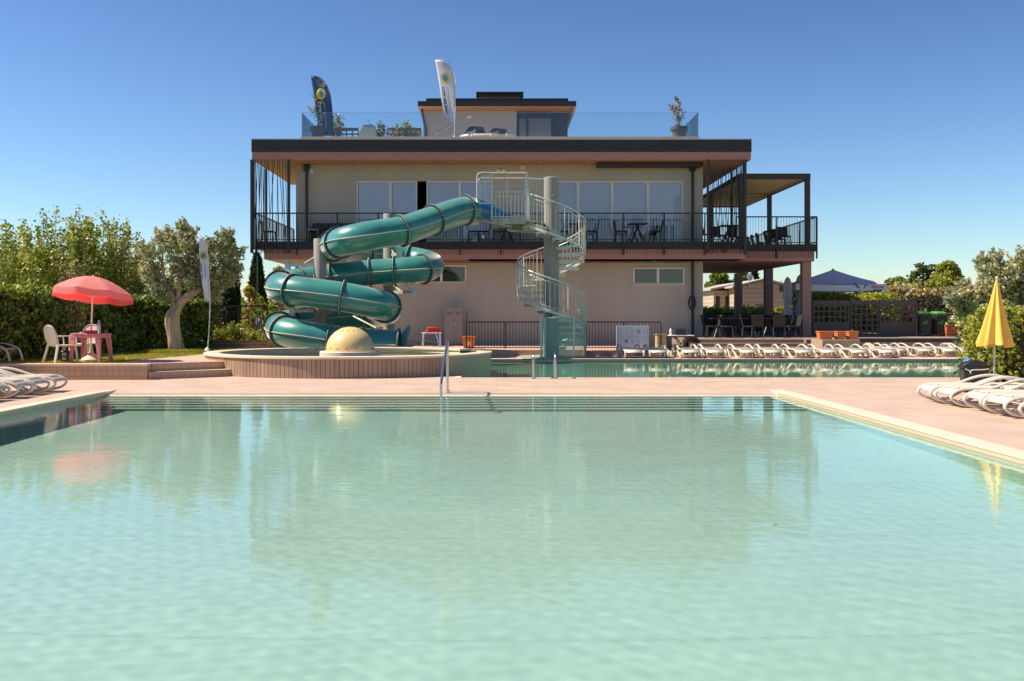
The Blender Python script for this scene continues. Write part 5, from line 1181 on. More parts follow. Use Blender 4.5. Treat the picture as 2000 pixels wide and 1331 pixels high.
# hedges: leaf shell over a twiggy core
def hedge(name,label,pts2,zb,zt,thick,N,mats,w,size=.05,cat='hedge',jit=.06):
    """pts2: front line [(x,y)...]; the hedge is thick metres deep to its left side"""
    t=thing(name,label,cat,(pts2[0][0],pts2[0][1],zb))
    o0=Vector((pts2[0][0],pts2[0][1],zb));P2=[Vector((a,b_,0)) for a,b_ in pts2];cum=[0]
    for i in range(1,len(P2)): cum.append(cum[-1]+(P2[i]-P2[i-1]).length)
    Ln=cum[-1];H=zt-zb
    nr=[]
    A=np.zeros((N,3));NR_=np.zeros((N,3));k=0
    side=rng.uniform(0,1,N);s=rng.uniform(-.02,1.02,N)*Ln;hh=rng.uniform(0,1,N);dd=rng.uniform(0,1,N)
    tot=H*2+thick
    for i in range(N):
        si=min(max(s[i],0),Ln-1e-6);j=max(q for q in range(len(cum)-1) if cum[q]<=si);d=(P2[j+1]-P2[j]).normalized();base=P2[j]+d*(s[i]-cum[j]);nrm=Vector((d.y,-d.x,0))
        bump=.07*sin(s[i]*2.1+1)+.05*sin(s[i]*5.3)+.04*sin(hh[i]*9+s[i]*3)
        f=side[i]
        if f<H/tot*1.2: q=base+nrm*(bump+rng.normal()*jit);z=zb+hh[i]*H*(1) ;n_=nrm
        elif f<(H*1.2+thick)/tot or True and f<.92: q=base-nrm*dd[i]*thick;z=zt+bump*.6+rng.normal()*jit;n_=Vector((0,0,1))
        else: e=0 if rng.random()<.5 else Ln;q=(P2[0] if e==0 else P2[-1])-nrm*dd[i]*thick+d*rng.normal()*jit;z=zb+hh[i]*H;n_=d*(-1 if e==0 else 1)
        A[i]=(q.x,q.y,z+.0);NR_[i]=n_
    A-=np.array(o0)
    leafobj('foliage',A,size,mats,t,w,1.7,0,NR_)
    b=MB()
    for i in range(len(P2)-1):
        d=(P2[i+1]-P2[i]).normalized();nrm=Vector((d.y,-d.x,0));a=P2[i]-nrm*.10;c=P2[i+1]-nrm*.10;a=a+d*(.16 if i==0 else 0);c=c-d*(.22 if i==len(P2)-2 else 0);e=c-nrm*(thick-.24);f=a-nrm*(thick-.24)
        b.prism([tuple((q-o0)[:2]) for q in (a,c,e,f)],0,H-.13)
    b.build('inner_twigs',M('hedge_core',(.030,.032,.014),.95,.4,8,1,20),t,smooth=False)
    return t
mx=[m_leafL,m_leafM,m_leafD,m_leafR]
hedge('hedge','tall dark green clipped hedge behind the red parasol at left',[(-11.0,25.6),(-11.15,23),(-11.6,20.0),(-12,18)][::-1],LZ,PZ(571,24),1.5,17000,mx,[.36,.42,.20,.02],.075)
hedge('hedge','dark clipped hedge running back behind the olive tree',[(-10.95,26.4),(-10.3,28.4),(-9.6,30.2),(-9.05,31.3)],LZ,PZ(588,28.5),1.4,15000,[m_leafL,m_leafM,m_leafD],[.2,.4,.4],.08)
hedge('hedge','sunlit bright green hedge at right edge behind loungers',[(10.35,21.2),(9.5,19.5),(8.82,18.3),(9.2,18.0),(13.5,18.0)],DZ,PZ(618,18.2),1.2,24000,[m_leafY,m_leafL,m_leafM,m_leafD],[.30,.42,.2,.08],.055)
# brownish multi-stem shrub between the two left hedges
def stems_tree(name,label,px,Y,pz,h,wid,nst,N,mats,w,size,lean=.12,cat='tree',group=None,zb=LZ,low=.0,trunk=m_bark):
    x0=PX(px,Y);t=thing(name,label,cat,(x0,Y,zb),0,group);b=MB();pts=[];hh=h
    for i in range(nst):
        a=rng.uniform(0,2*pi);r0=rng.uniform(0,.12);rx=rng.uniform(.2,1)*wid*.9;H=hh*rng.uniform(.6,1.0) if i else hh
        ex=cos(a)*rx;ey=sin(a)*rx;P_=[]
        for k in range(7):
            u=k/6;P_.append(Vector((cos(a)*r0+ex*u**.8+rng.normal()*.03*u,sin(a)*r0+ey*u**.8,H*u)))
        b.tube(P_,[max(.004,.028*(1-u)*h/4+.004) for u in [k/6 for k in range(7)]],5)
        k_=N//nst;us=low+(1-low)*rng.uniform(0,1,k_)**.85
        for u in us:
            f=u*6;j=min(int(f),5);q=P_[j].lerp(P_[j+1],f-j);sp=.21*wid*(1.12-u)**.6+.03
            pts.append((q.x+rng.normal()*sp,q.y+rng.normal()*sp,q.z+rng.normal()*.08))
    b.build('trunk',trunk,t);leafobj('crown',pts,size,mats,t,w,1.25);return t
tg='tall young trees behind the left hedge'
sp=[(5,34,450,1.3,'bushy bright tree at the left picture edge'),(52,34,430,1.0,'tall leafy tree left of the twin tops'),(88,33,407,.9,'tallest leafy tree with a knobbly top at left'),(122,34.5,432,.6,'thin sparse tree between the two tall tree groups'),(152,33,411,.85,'leafy tree with double tip above the red parasol'),(194,33,417,.9,'dense leafy tree right above the red parasol top'),(232,34,432,.75,'spiky slender tree right of the parasol trees'),(262,35,447,.7,'palest slender tree beside the olive tree crown'),(28,37,448,1.4,'dense low bright tree behind the leftmost one'),(175,37,462,1.3,'darker bushy tree filling behind red parasol'),(232,38,470,1.3,'pale bushy tree filling left of olive crown'),(105,38,470,1.3,'bright bushy tree filling below the tallest top'),(300,38,478,1.2,'pale green tree behind the olive tree crown'),(400,40,470,1.1,'green tree behind the white flag at left')]
for i,(px,Y,py,wd_,lab) in enumerate(sp):
    h=PZ(py,Y)-LZ;pale=px>215 and px<330
    stems_tree('young_tree',lab,px,Y,None,h,wd_,11 if i<8 else 14,4300 if i<8 else 4600,[m_leafL,m_leafY,m_leafM,m_olv] if not pale else [m_leafL,m_olv,m_leafM,m_leafY],[.42,.18,.33,.07] if not pale else [.3,.4,.2,.1],.085,group=tg,low=.04)
stems_tree('shrub','brown stemmed shrub between the hedges behind red parasol',150,25.9,None,PZ(560,25.9)-LZ,.42,16,1500,[m_brnleaf,m_leafM,m_leafR],[.5,.35,.15],.055,cat='shrub')
stems_tree('shrub','rusty brown shrub rising above the hedge at left',148,30.5,None,PZ(495,30.5)-LZ,.55,14,2600,[m_brnleaf,m_leafD,m_leafM],[.5,.25,.25],.07,cat='shrub')
# olive trees: gnarled trunk with limbs and grey-green sprays
def olive(label,x,y,zb,trunk_pts,trunk_r,limbs,clump,N,size=.045,mats=None,sprays=60,w=None):
    t=thing('olive_tree',label,'tree',(x,y,zb));b=MB();n=40
    P_=smooth_path(trunk_pts,9);k=len(P_);R=[np.interp(i/(k-1),np.linspace(0,1,len(trunk_r)),trunk_r) for i in range(k)]
    vs=[]
    for i,(p,r) in enumerate(zip(P_,R)):
        for j in range(n): a=2*pi*j/n;rr=r*(1+.13*sin(3*a+i*.10)+.09*sin(5*a-i*.13)+.08*sin(9*a+i*.15)+.05*sin(14*a-i*.2));vs.append((p.x+rr*cos(a),p.y+rr*sin(a),p.z))
    b._add(vs,[(i*n+j,i*n+(j+1)%n,(i+1)*n+(j+1)%n,(i+1)*n+j) for i in range(k-1) for j in range(n)])
    for L_,r0,r1 in limbs:
        q=smooth_path(L_,5);b.tube(q,[r0+(r1-r0)*i/(len(q)-1)*(1) for i in range(len(q))],8)
    tr=b.build('trunk',m_barkol,t,ang=70)
    cs=[c[0] for c in clump];rs_=[c[1] for c in clump];vol=np.array([np.prod(r) if np.ndim(r) else r**3 for r in rs_])**.72;per=(N*vol/vol.sum()).astype(int)
    pts=clumps(cs,rs_,per);b=MB();ex=[]
    for i in range(sprays):
        c=cs[i%len(cs)];r=np.array(rs_[i%len(cs)])*1.0;d=rng.normal(size=3);d/=np.linalg.norm(d);d[2]=abs(d[2])*.9+.1
        p0=np.array(c)+d*r*.4;p1=np.array(c)+d*r*1.05+np.array((0,0,.12))+rng.normal(size=3)*.05
        b.tube([Vector(c),Vector(p0),Vector(p1)],[.012,.008,.003],4)
        for u in rng.uniform(.2,1,26): ex.append(p0+(p1-p0)*u+rng.normal(size=3)*.028)
    pts=np.concatenate([pts,np.array(ex)])
    b.build('twigs',m_barkol,t);leafobj('crown',pts,size,mats or [m_olv,m_olv2,m_leafM],t,w or [.55,.30,.15],2.4)
    return t
TY=28.0;tx=PX(344,TY);S=TY/F
def o3(px,py,dy=0): return ((px-344)*S,dy,PZ(py,TY)-LZ)
cl=[(o3(297,500,-.1),(.34,.5,.42)),(o3(292,535,.1),(.32,.5,.36)),(o3(318,470,.2),(.30,.4,.30)),(o3(312,560,0),(.40,.5,.25)),(o3(345,490,0),(.38,.6,.42)),(o3(352,530,.1),(.36,.5,.30)),(o3(372,470,-.2),(.30,.5,.32)),(o3(385,500,.2),(.34,.5,.40)),(o3(380,545,-.1),(.30,.4,.30)),(o3(420,490,0),(.36,.5,.34)),(o3(448,500,.1),(.38,.5,.42)),(o3(455,535,0),(.28,.4,.34)),(o3(428,545,.1),(.34,.5,.34)),(o3(415,575,0),(.26,.4,.24)),(o3(330,585,0),(.30,.4,.16)),(o3(440,465,0),(.22,.3,.26)),(o3(355,450,0),(.18,.3,.22))]
tp=[o3(344,692),o3(344,680),o3(341,655),o3(337,630),o3(340,608),o3(350,592)]
lm=[([o3(341,612),o3(350,590),o3(372,572),o3(392,560),o3(404,552)],.15,.075),([o3(401,556),o3(420,525),o3(440,500),o3(452,485)],.065,.02),([o3(402,556),o3(396,530),o3(382,500),o3(374,470)],.06,.02),([o3(343,604),o3(338,580),o3(325,555),o3(305,525),o3(296,500)],.12,.025),([o3(345,598),o3(350,560),o3(348,520),o3(346,480)],.09,.02),([o3(360,580),o3(372,560),o3(380,540)],.05,.02),([o3(325,555),o3(318,520),o3(318,480)],.05,.015)]
olive('gnarled olive tree with pale twisted trunk in front of hedge',tx,TY,LZ-.05,tp,[.29,.215,.18,.185,.17,.14],lm,cl,4600,.050,sprays=300)
b=MB();b.lathe([(1.15,0),(.9,.03),(.5,.075),(.25,.095),(.001,.10)],(tx+.15,TY-.1,LZ-.005),28,sy=.7);md=b.build('grass_mound',m_grass);tag(md,kind='structure')
# right-hand olive overhanging hedge
TY2=25.5;S2=TY2/F;tx2=PX(1985,TY2)
def o4(px,py,dy=0): return ((px-1985)*S2,dy,PZ(py,TY2)-TZ*0-DZ)
random.seed(5)
cl=[]
for (px,py,r) in ((1862,592,.2),(1880,588,.25),(1895,600,.32),(1905,572,.28),(1922,580,.42),(1900,620,.30),(1935,540,.48),(1940,590,.5),(1950,520,.40),(1965,560,.55),(1975,600,.55),(1985,530,.5),(2000,570,.6),(2010,520,.5),(2030,550,.7),(2040,600,.7),(1960,630,.4),(2070,540,.7),(1925,520,.25),(1930,625,.3)):
    cl.append((o4(px,py,random.uniform(-.5,.5)),(r*1.0,r*1.1,r*.85)))
olive('large spreading olive tree behind the yellow parasol',tx2,TY2,DZ,[(0.1,0,0),(.05,0,.5),(0,0,1.1),(.05,0,1.6)],[.32,.24,.22,.2],[([(0,0,1.3),o4(1960,580),o4(1925,560),o4(1885,575)],.12,.02),([(0,0,1.4),o4(1975,550),o4(1950,520)],.12,.02),([(.05,0,1.4),o4(2010,550),o4(2040,530)],.14,.03),([o4(1925,560),o4(1890,560),o4(1846,585)],.03,.006)],cl,10500,.055,[m_olv,m_olv2,m_leafY],260,[.62,.26,.12])
# cedar, pines, background trees
def blobtree(name,label,px,Y,pyt,pyb,wpx,N,mats,w,size,group=None,nc=26,zb=.03,shape=1.0,cat='tree'):
    x=PX(px,Y);zt=PZ(pyt,Y);t=thing(name,label,cat,(x,Y,zb),0,group);W_=wpx*Y/F/2;z0=PZ(pyb,Y)-zb;z1=zt-zb
    b=MB();b.tube([(0,0,0),(.05,0,z0+.3*(z1-z0)),(0,0,z0+.75*(z1-z0))],[.05*W_+.06,.04*W_+.05,.03],8)
    cs=[];rr=[]
    for i in range(nc):
        u=rng.uniform(0,1);a=rng.uniform(0,2*pi);prof=sin(pi*min(1,max(.08,u*.85+.12)))**shape;r=W_*prof*rng.uniform(.25,.85)
        cs.append((r*cos(a),r*sin(a),z0+(z1-z0)*u*.88));q=W_*rng.uniform(.22,.38);rr.append((q,q,q*.75))
        b.tube([(0,0,max(.1,z0+(z1-z0)*u*.5)),cs[-1]],[.03,.01],4)
    b.build('trunk',m_bark,t);per=[N//nc]*nc;leafobj('crown',clumps(cs,rr,per),size,mats,t,w,1.4);return t
bg='trees far behind the pool on the right'
blobtree('pine_tree','yellow-green rounded pine on the right skyline',1850,60,508,600,92,11000,[m_leafY,m_leafL,m_leafM],[.38,.37,.25],.13,bg,40)
blobtree('pine_tree','low dark green pine left of the cedar',1752,75,543,590,90,8000,[m_leafM,m_leafL,m_leafD],[.5,.35,.15],.17,bg)
blobtree('pine_tree','small dark green pine directly under the cedar',1790,74,550,590,56,4500,[m_leafM,m_leafD,m_leafY],[.4,.3,.3],.17,bg)
blobtree('broadleaf_tree','round bright tree seen under the terrace ceiling',1405,75,530,580,70,6000,[m_leafL,m_leafM,m_leafD],[.4,.4,.2],.20,'trees behind the mobile homes',34)
blobtree('broadleaf_tree','darker round tree right of the bright one under terrace',1450,78,528,585,50,4500,[m_leafM,m_leafD,m_leafL],[.45,.4,.15],.20,'trees behind the mobile homes',28)
# cedar with level boughs
Y=80;x=PX(1806,Y);zb=.03;t=thing('cedar_tree','dark cedar with level boughs standing above the skyline',"tree",(x,Y,zb),0,bg);H=PZ(513,Y)-zb;b=MB();b.tube([(0,0,0),(.1,0,H*.6),(-.35,0,H)],[.2,.12,.03],8);pts=[]
for i in range(16):
    z=H*(.55+.45*i/16);L_=(1-i/18)*1.7+.2;a=(i%2)*pi+rng.normal()*.5;e=Vector((cos(a)*L_,sin(a)*L_,z+.15*L_));c=Vector((.1-.45*(i/16),0,z-.1));b.tube([c,c.lerp(e,.5)+Vector((0,0,.05)),e],[.05,.03,.01],4)
    for u in rng.uniform(.15,1,170): q=c.lerp(e,u);pts.append((q.x+rng.normal()*.10,q.y+rng.normal()*.25,q.z+rng.normal()*.06-.08))
b.build('trunk',m_bark,t);leafobj('crown',pts,.15,[m_leafD,m_cyp,m_leafM],t,[.5,.2,.3],1.5)
def cypress(label,px,Y,pyt,pyb,wpx,N=5000,zb=.03,group=None):
    x=PX(px,Y);t=thing('cypress_tree',label,'tree',(x,Y,zb),0,group);H=PZ(pyt,Y)-zb;W_=wpx*Y/F/2;pts=[]
    u=rng.uniform(.02,1,N);a=rng.uniform(0,2*pi,N);prof=np.minimum(1,(1-u)*1.9)**.6*np.minimum(1,u*6+.5);r=W_*prof*rng.uniform(.75,1.08,N)
    leafobj('crown',np.stack([r*np.cos(a),r*np.sin(a),u*H],1),.11*Y/35,[m_cyp,m_leafD],t,[.75,.25],2.4,-.8)
    b=MB();b.tube([(0,0,0),(0,0,H*.4),(0,0,H*.9)],[W_*.55,W_*.6,W_*.1],8);b.build('trunk',m_cyp,t)
cypress('dark cypress column right beside the olive tree crown',452,35,468,650,27,6000,LZ,'cypresses');cypress('tall dark cypress under left balcony corner',502,62,498,600,30,6000,.03,'cypresses')
cypress('small far cypress between terrace columns',1474,85,528,600,13,2500,.03,'cypresses')
for l_ in (('broadleaf_tree','orange tinted tree beyond the grey railing',487,48,553,640,44,4000,[m_leafY,m_leafR,m_leafL],[.5,.2,.3],.12),('broadleaf_tree','grey-green bushy tree under the balcony left of slide',545,44,505,640,60,5000,[m_olv,m_leafM,m_leafL],[.45,.35,.2],.11),('broadleaf_tree','bright yellow-green bush behind grey railing near slide',532,38,588,650,34,3500,[m_leafL,m_leafY,m_leafM],[.4,.3,.3],.08),('broadleaf_tree','green tree beneath the far cypress',508,52,578,640,44,3000,[m_leafM,m_leafL],[.6,.4],.12)):
    blobtree(*l_[:7],*l_[7:],group='trees beyond the grey railing')
# strips of hedge further back
def strip(label,px0,px1,Y,pyt,pyb,N,mats,w,size,th=1.2):
    z1=PZ(pyt,Y);z0=max(.03,PZ(pyb,Y));return hedge('hedge',label,[(PX(px1,Y),Y),(PX(px0,Y),Y)][::-1],z0,z1,th,N,mats,w,size,jit=.12)
strip('olive-brown hedge above the lattice screens',1560,1800,50,566,650,11000,[m_olv,m_brnleaf,m_leafY],[.5,.2,.3],.13)
strip('bright green trimmed hedge top just over the screens',1600,1752,46,583,650,5000,[m_leafL,m_leafY,m_leafM],[.5,.3,.2],.10)
strip('rusty brown-green hedge behind the taller railing',1745,2060,47,573,655,13000,[m_brnleaf,m_olv,m_leafY,m_leafR],[.35,.35,.2,.1],.11)
strip('green hedge between terrace and mobile homes',1360,1590,55,608,650,6000,[m_leafY,m_leafL,m_leafM],[.3,.4,.3],.12)
strip('low leafy hedge filling behind the left young trees',-60,420,39,560,650,13000,[m_leafM,m_leafL,m_leafD],[.4,.4,.2],.12)
strip('far green hedge along the camp road',400,640,60,604,640,4000,[m_leafM,m_leafL],[.5,.5],.13)
o=leafobj('far_woods',np.stack([rng.uniform(-140,140,26000),rng.uniform(118,126,26000),rng.uniform(0,1,26000)**.7*3.4],1),.75,[m_leafM,m_leafD,m_leafL]);tag(o,'distant dark green tree line along the horizon','woods',kind='stuff')
# flowers and pot plants
def potplant(name,label,px,Y,pyt,zb,mats,w,N,size,spread,seed,lean=0):
    rr=np.random.default_rng(seed);x=PX(px,Y);t=thing(name,label,'potted plant',(x,Y,zb));b=MB()
    b.lathe([(.001,0),(.23,0),(.30,.34),(.345,.34),(.36,.47),(.325,.47),(.31,.42),(.001,.42)],(0,0,0),28);b.build('pot',m_pot,t)
    H=PZ(pyt,Y)-zb-.42;b=MB();pts=[];main=smooth_path([(0,0,.42),(.02+lean*.2,0,.42+H*.3),(-.04+lean*.5,0,.42+H*.6),(lean,0,.42+H)],4)
    b.tube(main,[.022*(1-i/len(main))+.004 for i in range(len(main))],6)
    for i in range(9):
        k=int((.25+.7*i/9)*len(main));a=rr.uniform(0,2*pi);L_=spread*rr.uniform(.6,1.1);e=main[k]+Vector((cos(a)*L_,sin(a)*L_*.6,L_*rr.uniform(.4,1.0)));b.tube([main[k],main[k].lerp(e,.5)+Vector((0,0,-.03)),e],[.010,.007,.003],5)
        for u in rr.uniform(.15,1,N//9): q=main[k].lerp(e,u);pts.append((q.x+rr.normal()*.04,q.y+rr.normal()*.04,q.z+rr.normal()*.05))
    for u in rr.uniform(0,.35,N//4): q=main[int(u*len(main))];pts.append((q.x+rr.normal()*.08,q.y+rr.normal()*.08,q.z+abs(rr.normal())*.12))
    b.build('stem',m_bark,t);leafobj('leaves',pts,size,mats,t,w,1.8);return t
potplant('potted_shrub','grey pot with thin reddish shrub at left roof corner',621,40.05,188,RZF,[m_leafM,m_brnleaf,m_leafL],[.4,.35,.25],150,.05,.34,3,-.1)
potplant('potted_shrub','grey pot with orange leaved shrub at right roof corner',1326,40.05,196,RZF,[m_leafR,m_brnleaf,m_leafM],[.4,.3,.3],260,.06,.40,8,.05)
# roof terrace furniture
def roofbush(label,px,Y,pyt,N,mats,sp_,seed):
    rr=np.random.default_rng(seed);x=PX(px,Y);zb=RZF;H=PZ(pyt,Y)-zb;t=thing('roof_shrub',label,'shrub',(x,Y,zb),0,'shrubs in the roof terrace planters');b=MB();pts=[]
    for i in range(9):
        e=Vector((rr.normal()*sp_,rr.normal()*.15,H*rr.uniform(.6,1)));b.tube([(0,0,0),e*.5+Vector((rr.normal()*.05,0,0)),e],[.012,.008,.003],4)
        for u in rr.uniform(.25,1,N//9): q=e*u;pts.append((q.x+rr.normal()*.08,q.y+rr.normal()*.08,q.z+rr.normal()*.08))
    b.build('stem',m_bark,t);leafobj('leaves',pts,.065,mats,t,None,1.6)
roofbush('loose leafy shrub right beside the navy flag',661,40.5,226,420,[m_leafY,m_leafM],.18,1);roofbush('leafy shrub between the steel vent and lattice planter',744,40.5,238,420,[m_leafY,m_leafM,m_leafD],.16,2)
roofbush('leafy shrub in left part of right lattice planter',775,40.5,250,260,[m_leafY,m_leafL],.16,5);roofbush('taller leafy shrub in middle of right lattice planter',793,40.5,238,380,[m_leafY,m_leafM],.20,6);roofbush('leafy shrub at the right end of lattice planter',812,40.5,248,260,[m_leafL,m_leafY],.14,7)
for x0,x1,l in ((653,700,'dark lattice planter left of the steel vent'),(757,822,'dark lattice planter left of roof pavilion')):
    Y=40.3;t=thing('lattice_planter',l,'planter',(PX(x0,Y),Y,RZF),0,'lattice planters on the roof');w_=PX(x1,Y)-PX(x0,Y);h=PZ(250,Y)-RZF;b=MB();b.box(0,w_,0,.06,h-.12,h);b.box(0,w_,0,.05,.02,.10);n=int(w_/.2)
    for i in range(n+1): x=w_*i/n;b.box(x-.025,x+.025,.01,.04,.1,h-.12)
    b.box(0,w_,.042,.06,h*.5-.03,h*.5+.03);b.build('lattice',m_scr,t,smooth=False)
Y=40.3;t=thing('steel_vent','stainless kitchen vent cowl on the roof terrace','vent',(PX(720.5,Y),Y,RZF));s=Y/F
b=MB();pr=[(-17,2),(17,2),(17,11),(13,24),(9,28.5),(-10,28.5),(-14,22),(-17,13)];b.prismy([(a*s,(c_-1)*s) for a,c_ in pr],-.25,.25);b.build('cowl',M('vent_steel',(.55,.53,.45),.35,.1,metal=.5),t,smooth=False,bevel=.01)
b=MB();b.prismy([(a*s,(c_-1)*s) for a,c_ in [(-10,28.6),(10,28.6),(13,23.5),(-7,23.5)]],-.262,-.252);b.build('slanted_pane',m_flagl,t,smooth=False)
Y=41.0;b=MB();b.lathe([(.5,0),(.001,.52)],(PX(812,Y),Y,RZF),10);o=b.build('furled_roof_parasol',m_furl,smooth=False);tag(o,'grey tented parasol top beside pavilion wall','parasol')
b=MB()
Y=40.7;t=thing('tarpaulin','folded pale tarpaulin bundle on the roof before pavilion','tarpaulin',(PX(954,Y),Y,RZF));w_=57*Y/F
b.lathe([(.001,0),(1,0),(1.04,.05),(1.0,.12),(1.03,.17),(.98,.24),(.001,.25)],(0,0,0),30,sx=w_,sy=.6);b.build('sheet',m_plastic,t)
b=MB()
for u in (-.55,.1,.62): b.tube([(w_*u,-.62,0),(w_*u,-.62,.25)],.03,6)
b.build('strap',m_whitep,t)
for px,wd_,h,l in ((929,21,17,'larger black wicker shell chair on roof before pavilion'),(974,20,13,'smaller black wicker shell chair on roof before pavilion')):
    t=thing('shell_chair',l,'chair',(PX(px,40.7),40.7,RZF+.25),0,'black shell chairs on the roof');s=40.7/F;b=MB()
    for k in range(7):
        u=k/6;b.tube(smooth_path([(-wd_*s,-.2+.1*u,0),(-wd_*s*(.9-.25*u),-.2,h*s*(.3+.5*u)),(-wd_*s*.25,-.15,h*s*(.55+.42*u)),(0,-.1,h*s)],4),.018,5)
    b.build('woven_side',m_blk,t);b=MB()
    b.prismy([(0,0),(-.02,h*s),(wd_*s*.7,h*s*.97),(wd_*s,0)],-.12,.12)
    for k in range(3): b.box(.02,wd_*s*.8,-.15,-.125,h*s*(.2+.25*k),h*s*(.27+.25*k))
    b.build('shell',m_wicker,t,smooth=False,bevel=.02)
# ------------------------------------------------------------------ feather flags (lettering seen from behind, so mirrored)
def textmesh(body,size):
    cu=bpy.data.curves.new('lettering','FONT');cu.body=body;cu.size=size;cu.resolution_u=3;cu.offset=.022;o=bpy.data.objects.new('lettering',cu);COL.objects.link(o);bpy.context.view_layer.update()
    dg=bpy.context.evaluated_depsgraph_get();me=bpy.data.meshes.new_from_object(o.evaluated_get(dg));bpy.data.objects.remove(o);return me
def flag(label,Y,outline,polex,poley,base_py,m_cloth,m_print,emb,txt0,zb,scale_txt=1,ring_at=None,curl=.05,sub=True,pole_top=None):
    s=Y/F;x0=PX(polex,Y);t=thing('feather_flag',label,'flag',(x0,Y,zb))
    def q(px,py,dy=0): return (PX(px,Y)-x0,dy,PZ(py,Y)-zb)
    def wave(x,z): return curl*sin(z*2.3+x*5)
    # cloth as a grid inside the outline: left and right edges per height
    L_,R_=outline;b=MB();n=26;m_=8;ys=np.linspace(L_[0][1],L_[-1][1],n+1);vs=[]
    for y in ys:
        xl=np.interp(y,[p[1] for p in L_],[p[0] for p in L_]);xr=np.interp(y,[p[1] for p in R_],[p[0] for p in R_])
        for j in range(m_+1): X,_,Z=q(xl+(xr-xl)*j/m_,y);vs.append((X,wave(X,Z),Z))
    b._add(vs,[(i*(m_+1)+j,i*(m_+1)+j+1,(i+1)*(m_+1)+j+1,(i+1)*(m_+1)+j) for i in range(n) for j in range(m_)])
    c=b.build('cloth',m_cloth,t,ang=70);c.modifiers.new('solid','SOLIDIFY').thickness=.006
    b=MB();pp=[q(p[0]+.6,p[1],0) for p in R_]+[q(polex,base_py)];b.tube([(x,wave(x,z)*.6-.0,z) for x,y_,z in smooth_path(pp,3)],.014,6);b.build('pole',m_blk if m_cloth is m_flagb else m_whitep,t)
    b=MB();b.lathe([(.001,0),(.12,0),(.10,.06),(.04,.14),(.02,.16)],(q(polex,base_py)[0],0,0),16);b.build('base',m_whitep,t)
    def on(px,py,off): X,_,Z=q(px,py);return (X,wave(X,Z)-.012-off,Z)
    b=MB()
    if emb:
        ex,ey,er=emb
        for k,(r,mi) in enumerate(((er,0),(er*.66,1),(er*.52,2),(er*.38,1),(er*.26,2))):
            N_=28;b.face([on(ex+r*cos(-2*pi*i/N_)*.86,ey+r*sin(-2*pi*i/N_),.004*k) for i in range(N_)],mi)
        b.build('emblem',[m_yelr,m_flagl,m_flagg],c,smooth=False)
    if ring_at:
        rx,ry,rr_=ring_at;b=MB()
        for k in range(3):
            r=rr_*(k+1)/3;b.tube([Vector(on(rx+r*cos(a),ry+r*sin(a),.006)) for a in [2*pi*i/20 for i in range(20)]],.0035,4,closed=True)
        b.build('ring_print',m_print,c)
    if txt0:
        tx_,ty_,ln,h=txt0[:4];slope=txt0[4] if len(txt0)>4 else 0
        for body,off,hh,mat_ in (('Club del Sole',0,h,m_print),('FULL LIFE HOLIDAYS',h*.95*scale_txt,h*.36,m_print)):
            me=textmesh(body,1.0);co=np.zeros(len(me.vertices)*3);me.vertices.foreach_get('co',co);co=co.reshape(-1,3);wtx=co[:,0].max();k=(ln if off==0 else ln*.93)/wtx
            out=[]
            for a,bb2,_ in co:
                py=ty_+a*k;px=tx_+off-bb2*hh+slope*a*k;out.append(on(px,py,.012))
            me.vertices.foreach_set('co',np.array(out).ravel());me.materials.clear();me.materials.append(mat_);me.update()
            o=bpy.data.objects.new('lettering',me);COL.objects.link(o);o.parent=c
    return t
flag('navy feather flag with yellow ringed emblem on the roof',40.25,([(606,148),(609,165),(613,190),(617,215),(621,240),(624,266)],[(612,148),(628,154),(638,168),(645,188),(648,215),(650,240),(650.5,266)]),650,0,267.5,m_flagb,m_whitep,(626.5,183.5,11),(626,198.5,62,8,.09),RZF,ring_at=(629,161,9))
flag('white feather flag with yellow ringed emblem before roof pavilion',40.2,([(850,118),(854,140),(858,165),(862,195),(868,222),(878,238),(886.5,242.5)],[(860,118),(874,124),(883,136),(888,152),(889,175),(888.5,205),(887.5,242.6)]),887,0,267,m_flagw,m_blubag,(869.5,153.5,10.5),(868,170,52,7.5,.12),RZF,ring_at=(873,127,8),curl=.07)
flag('white feather flag hanging before the left olive tree crown',27.55,([(388,463),(391,500),(394,540),(398,570),(400,588)],[(394,464),(402,480),(406,505),(408,540),(410,588)]),405,0,688,m_flagw,m_blubag,(398,500,10),(395,515,30,7,.1),LZ)
flag('pale flag half hidden in right olive branches',32.0,([(1917,512),(1918,560),(1922,600),(1930,622)],[(1920,512),(1930,530),(1935,560),(1936,622)]),1934,0,660,m_flagw,m_blubag,(1930,523,7),None,TZ)

# ------------------------------------------------------------------ parasols behind the terrace
Y=43.5;x0=PX(1628,Y);t=thing('square_parasol','large square lilac parasol with white printed valance','parasol',(x0,Y,TZ));s=Y/F
def q(px,py,dy=0): return ((px-1628)*s,dy,PZ(py,Y)-TZ)
b=MB();b.tube([(0,0,0),(0,0,q(0,530)[2])],.035,10);b.build('pole',m_brn,t)
ap=Vector(q(1627,527));zc=q(0,556)[2];W_=1.92;b=MB()
cor=[(-W_,-.9),(W_+.05,-.9),(W_+.05,1.6),(-W_,1.6)];NS_=10
for i in range(4):
    a=Vector((*cor[i],zc));c=Vector((*cor[(i+1)%4],zc));rows=[]
    for r_ in range(NS_+1):
        u=r_/NS_;row=[]
        for k in range(9):
            v=k/8;e=a.lerp(c,v);p=ap.lerp(e,u);p.z+=-.05*sin(pi*u)-.03*sin(pi*v)*u;row.append(tuple(p))
        rows.append(row)
    b._add([p for r in rows for p in r],[(x*9+y,x*9+y+1,(x+1)*9+y+1,(x+1)*9+y) for x in range(NS_) for y in range(8)])
b.lathe([(.10,-.05),(.03,.04),(.001,.06)],tuple(ap),10);cn=b.build('canopy',m_sail,t,smooth=False)
b=MB();vh=.27
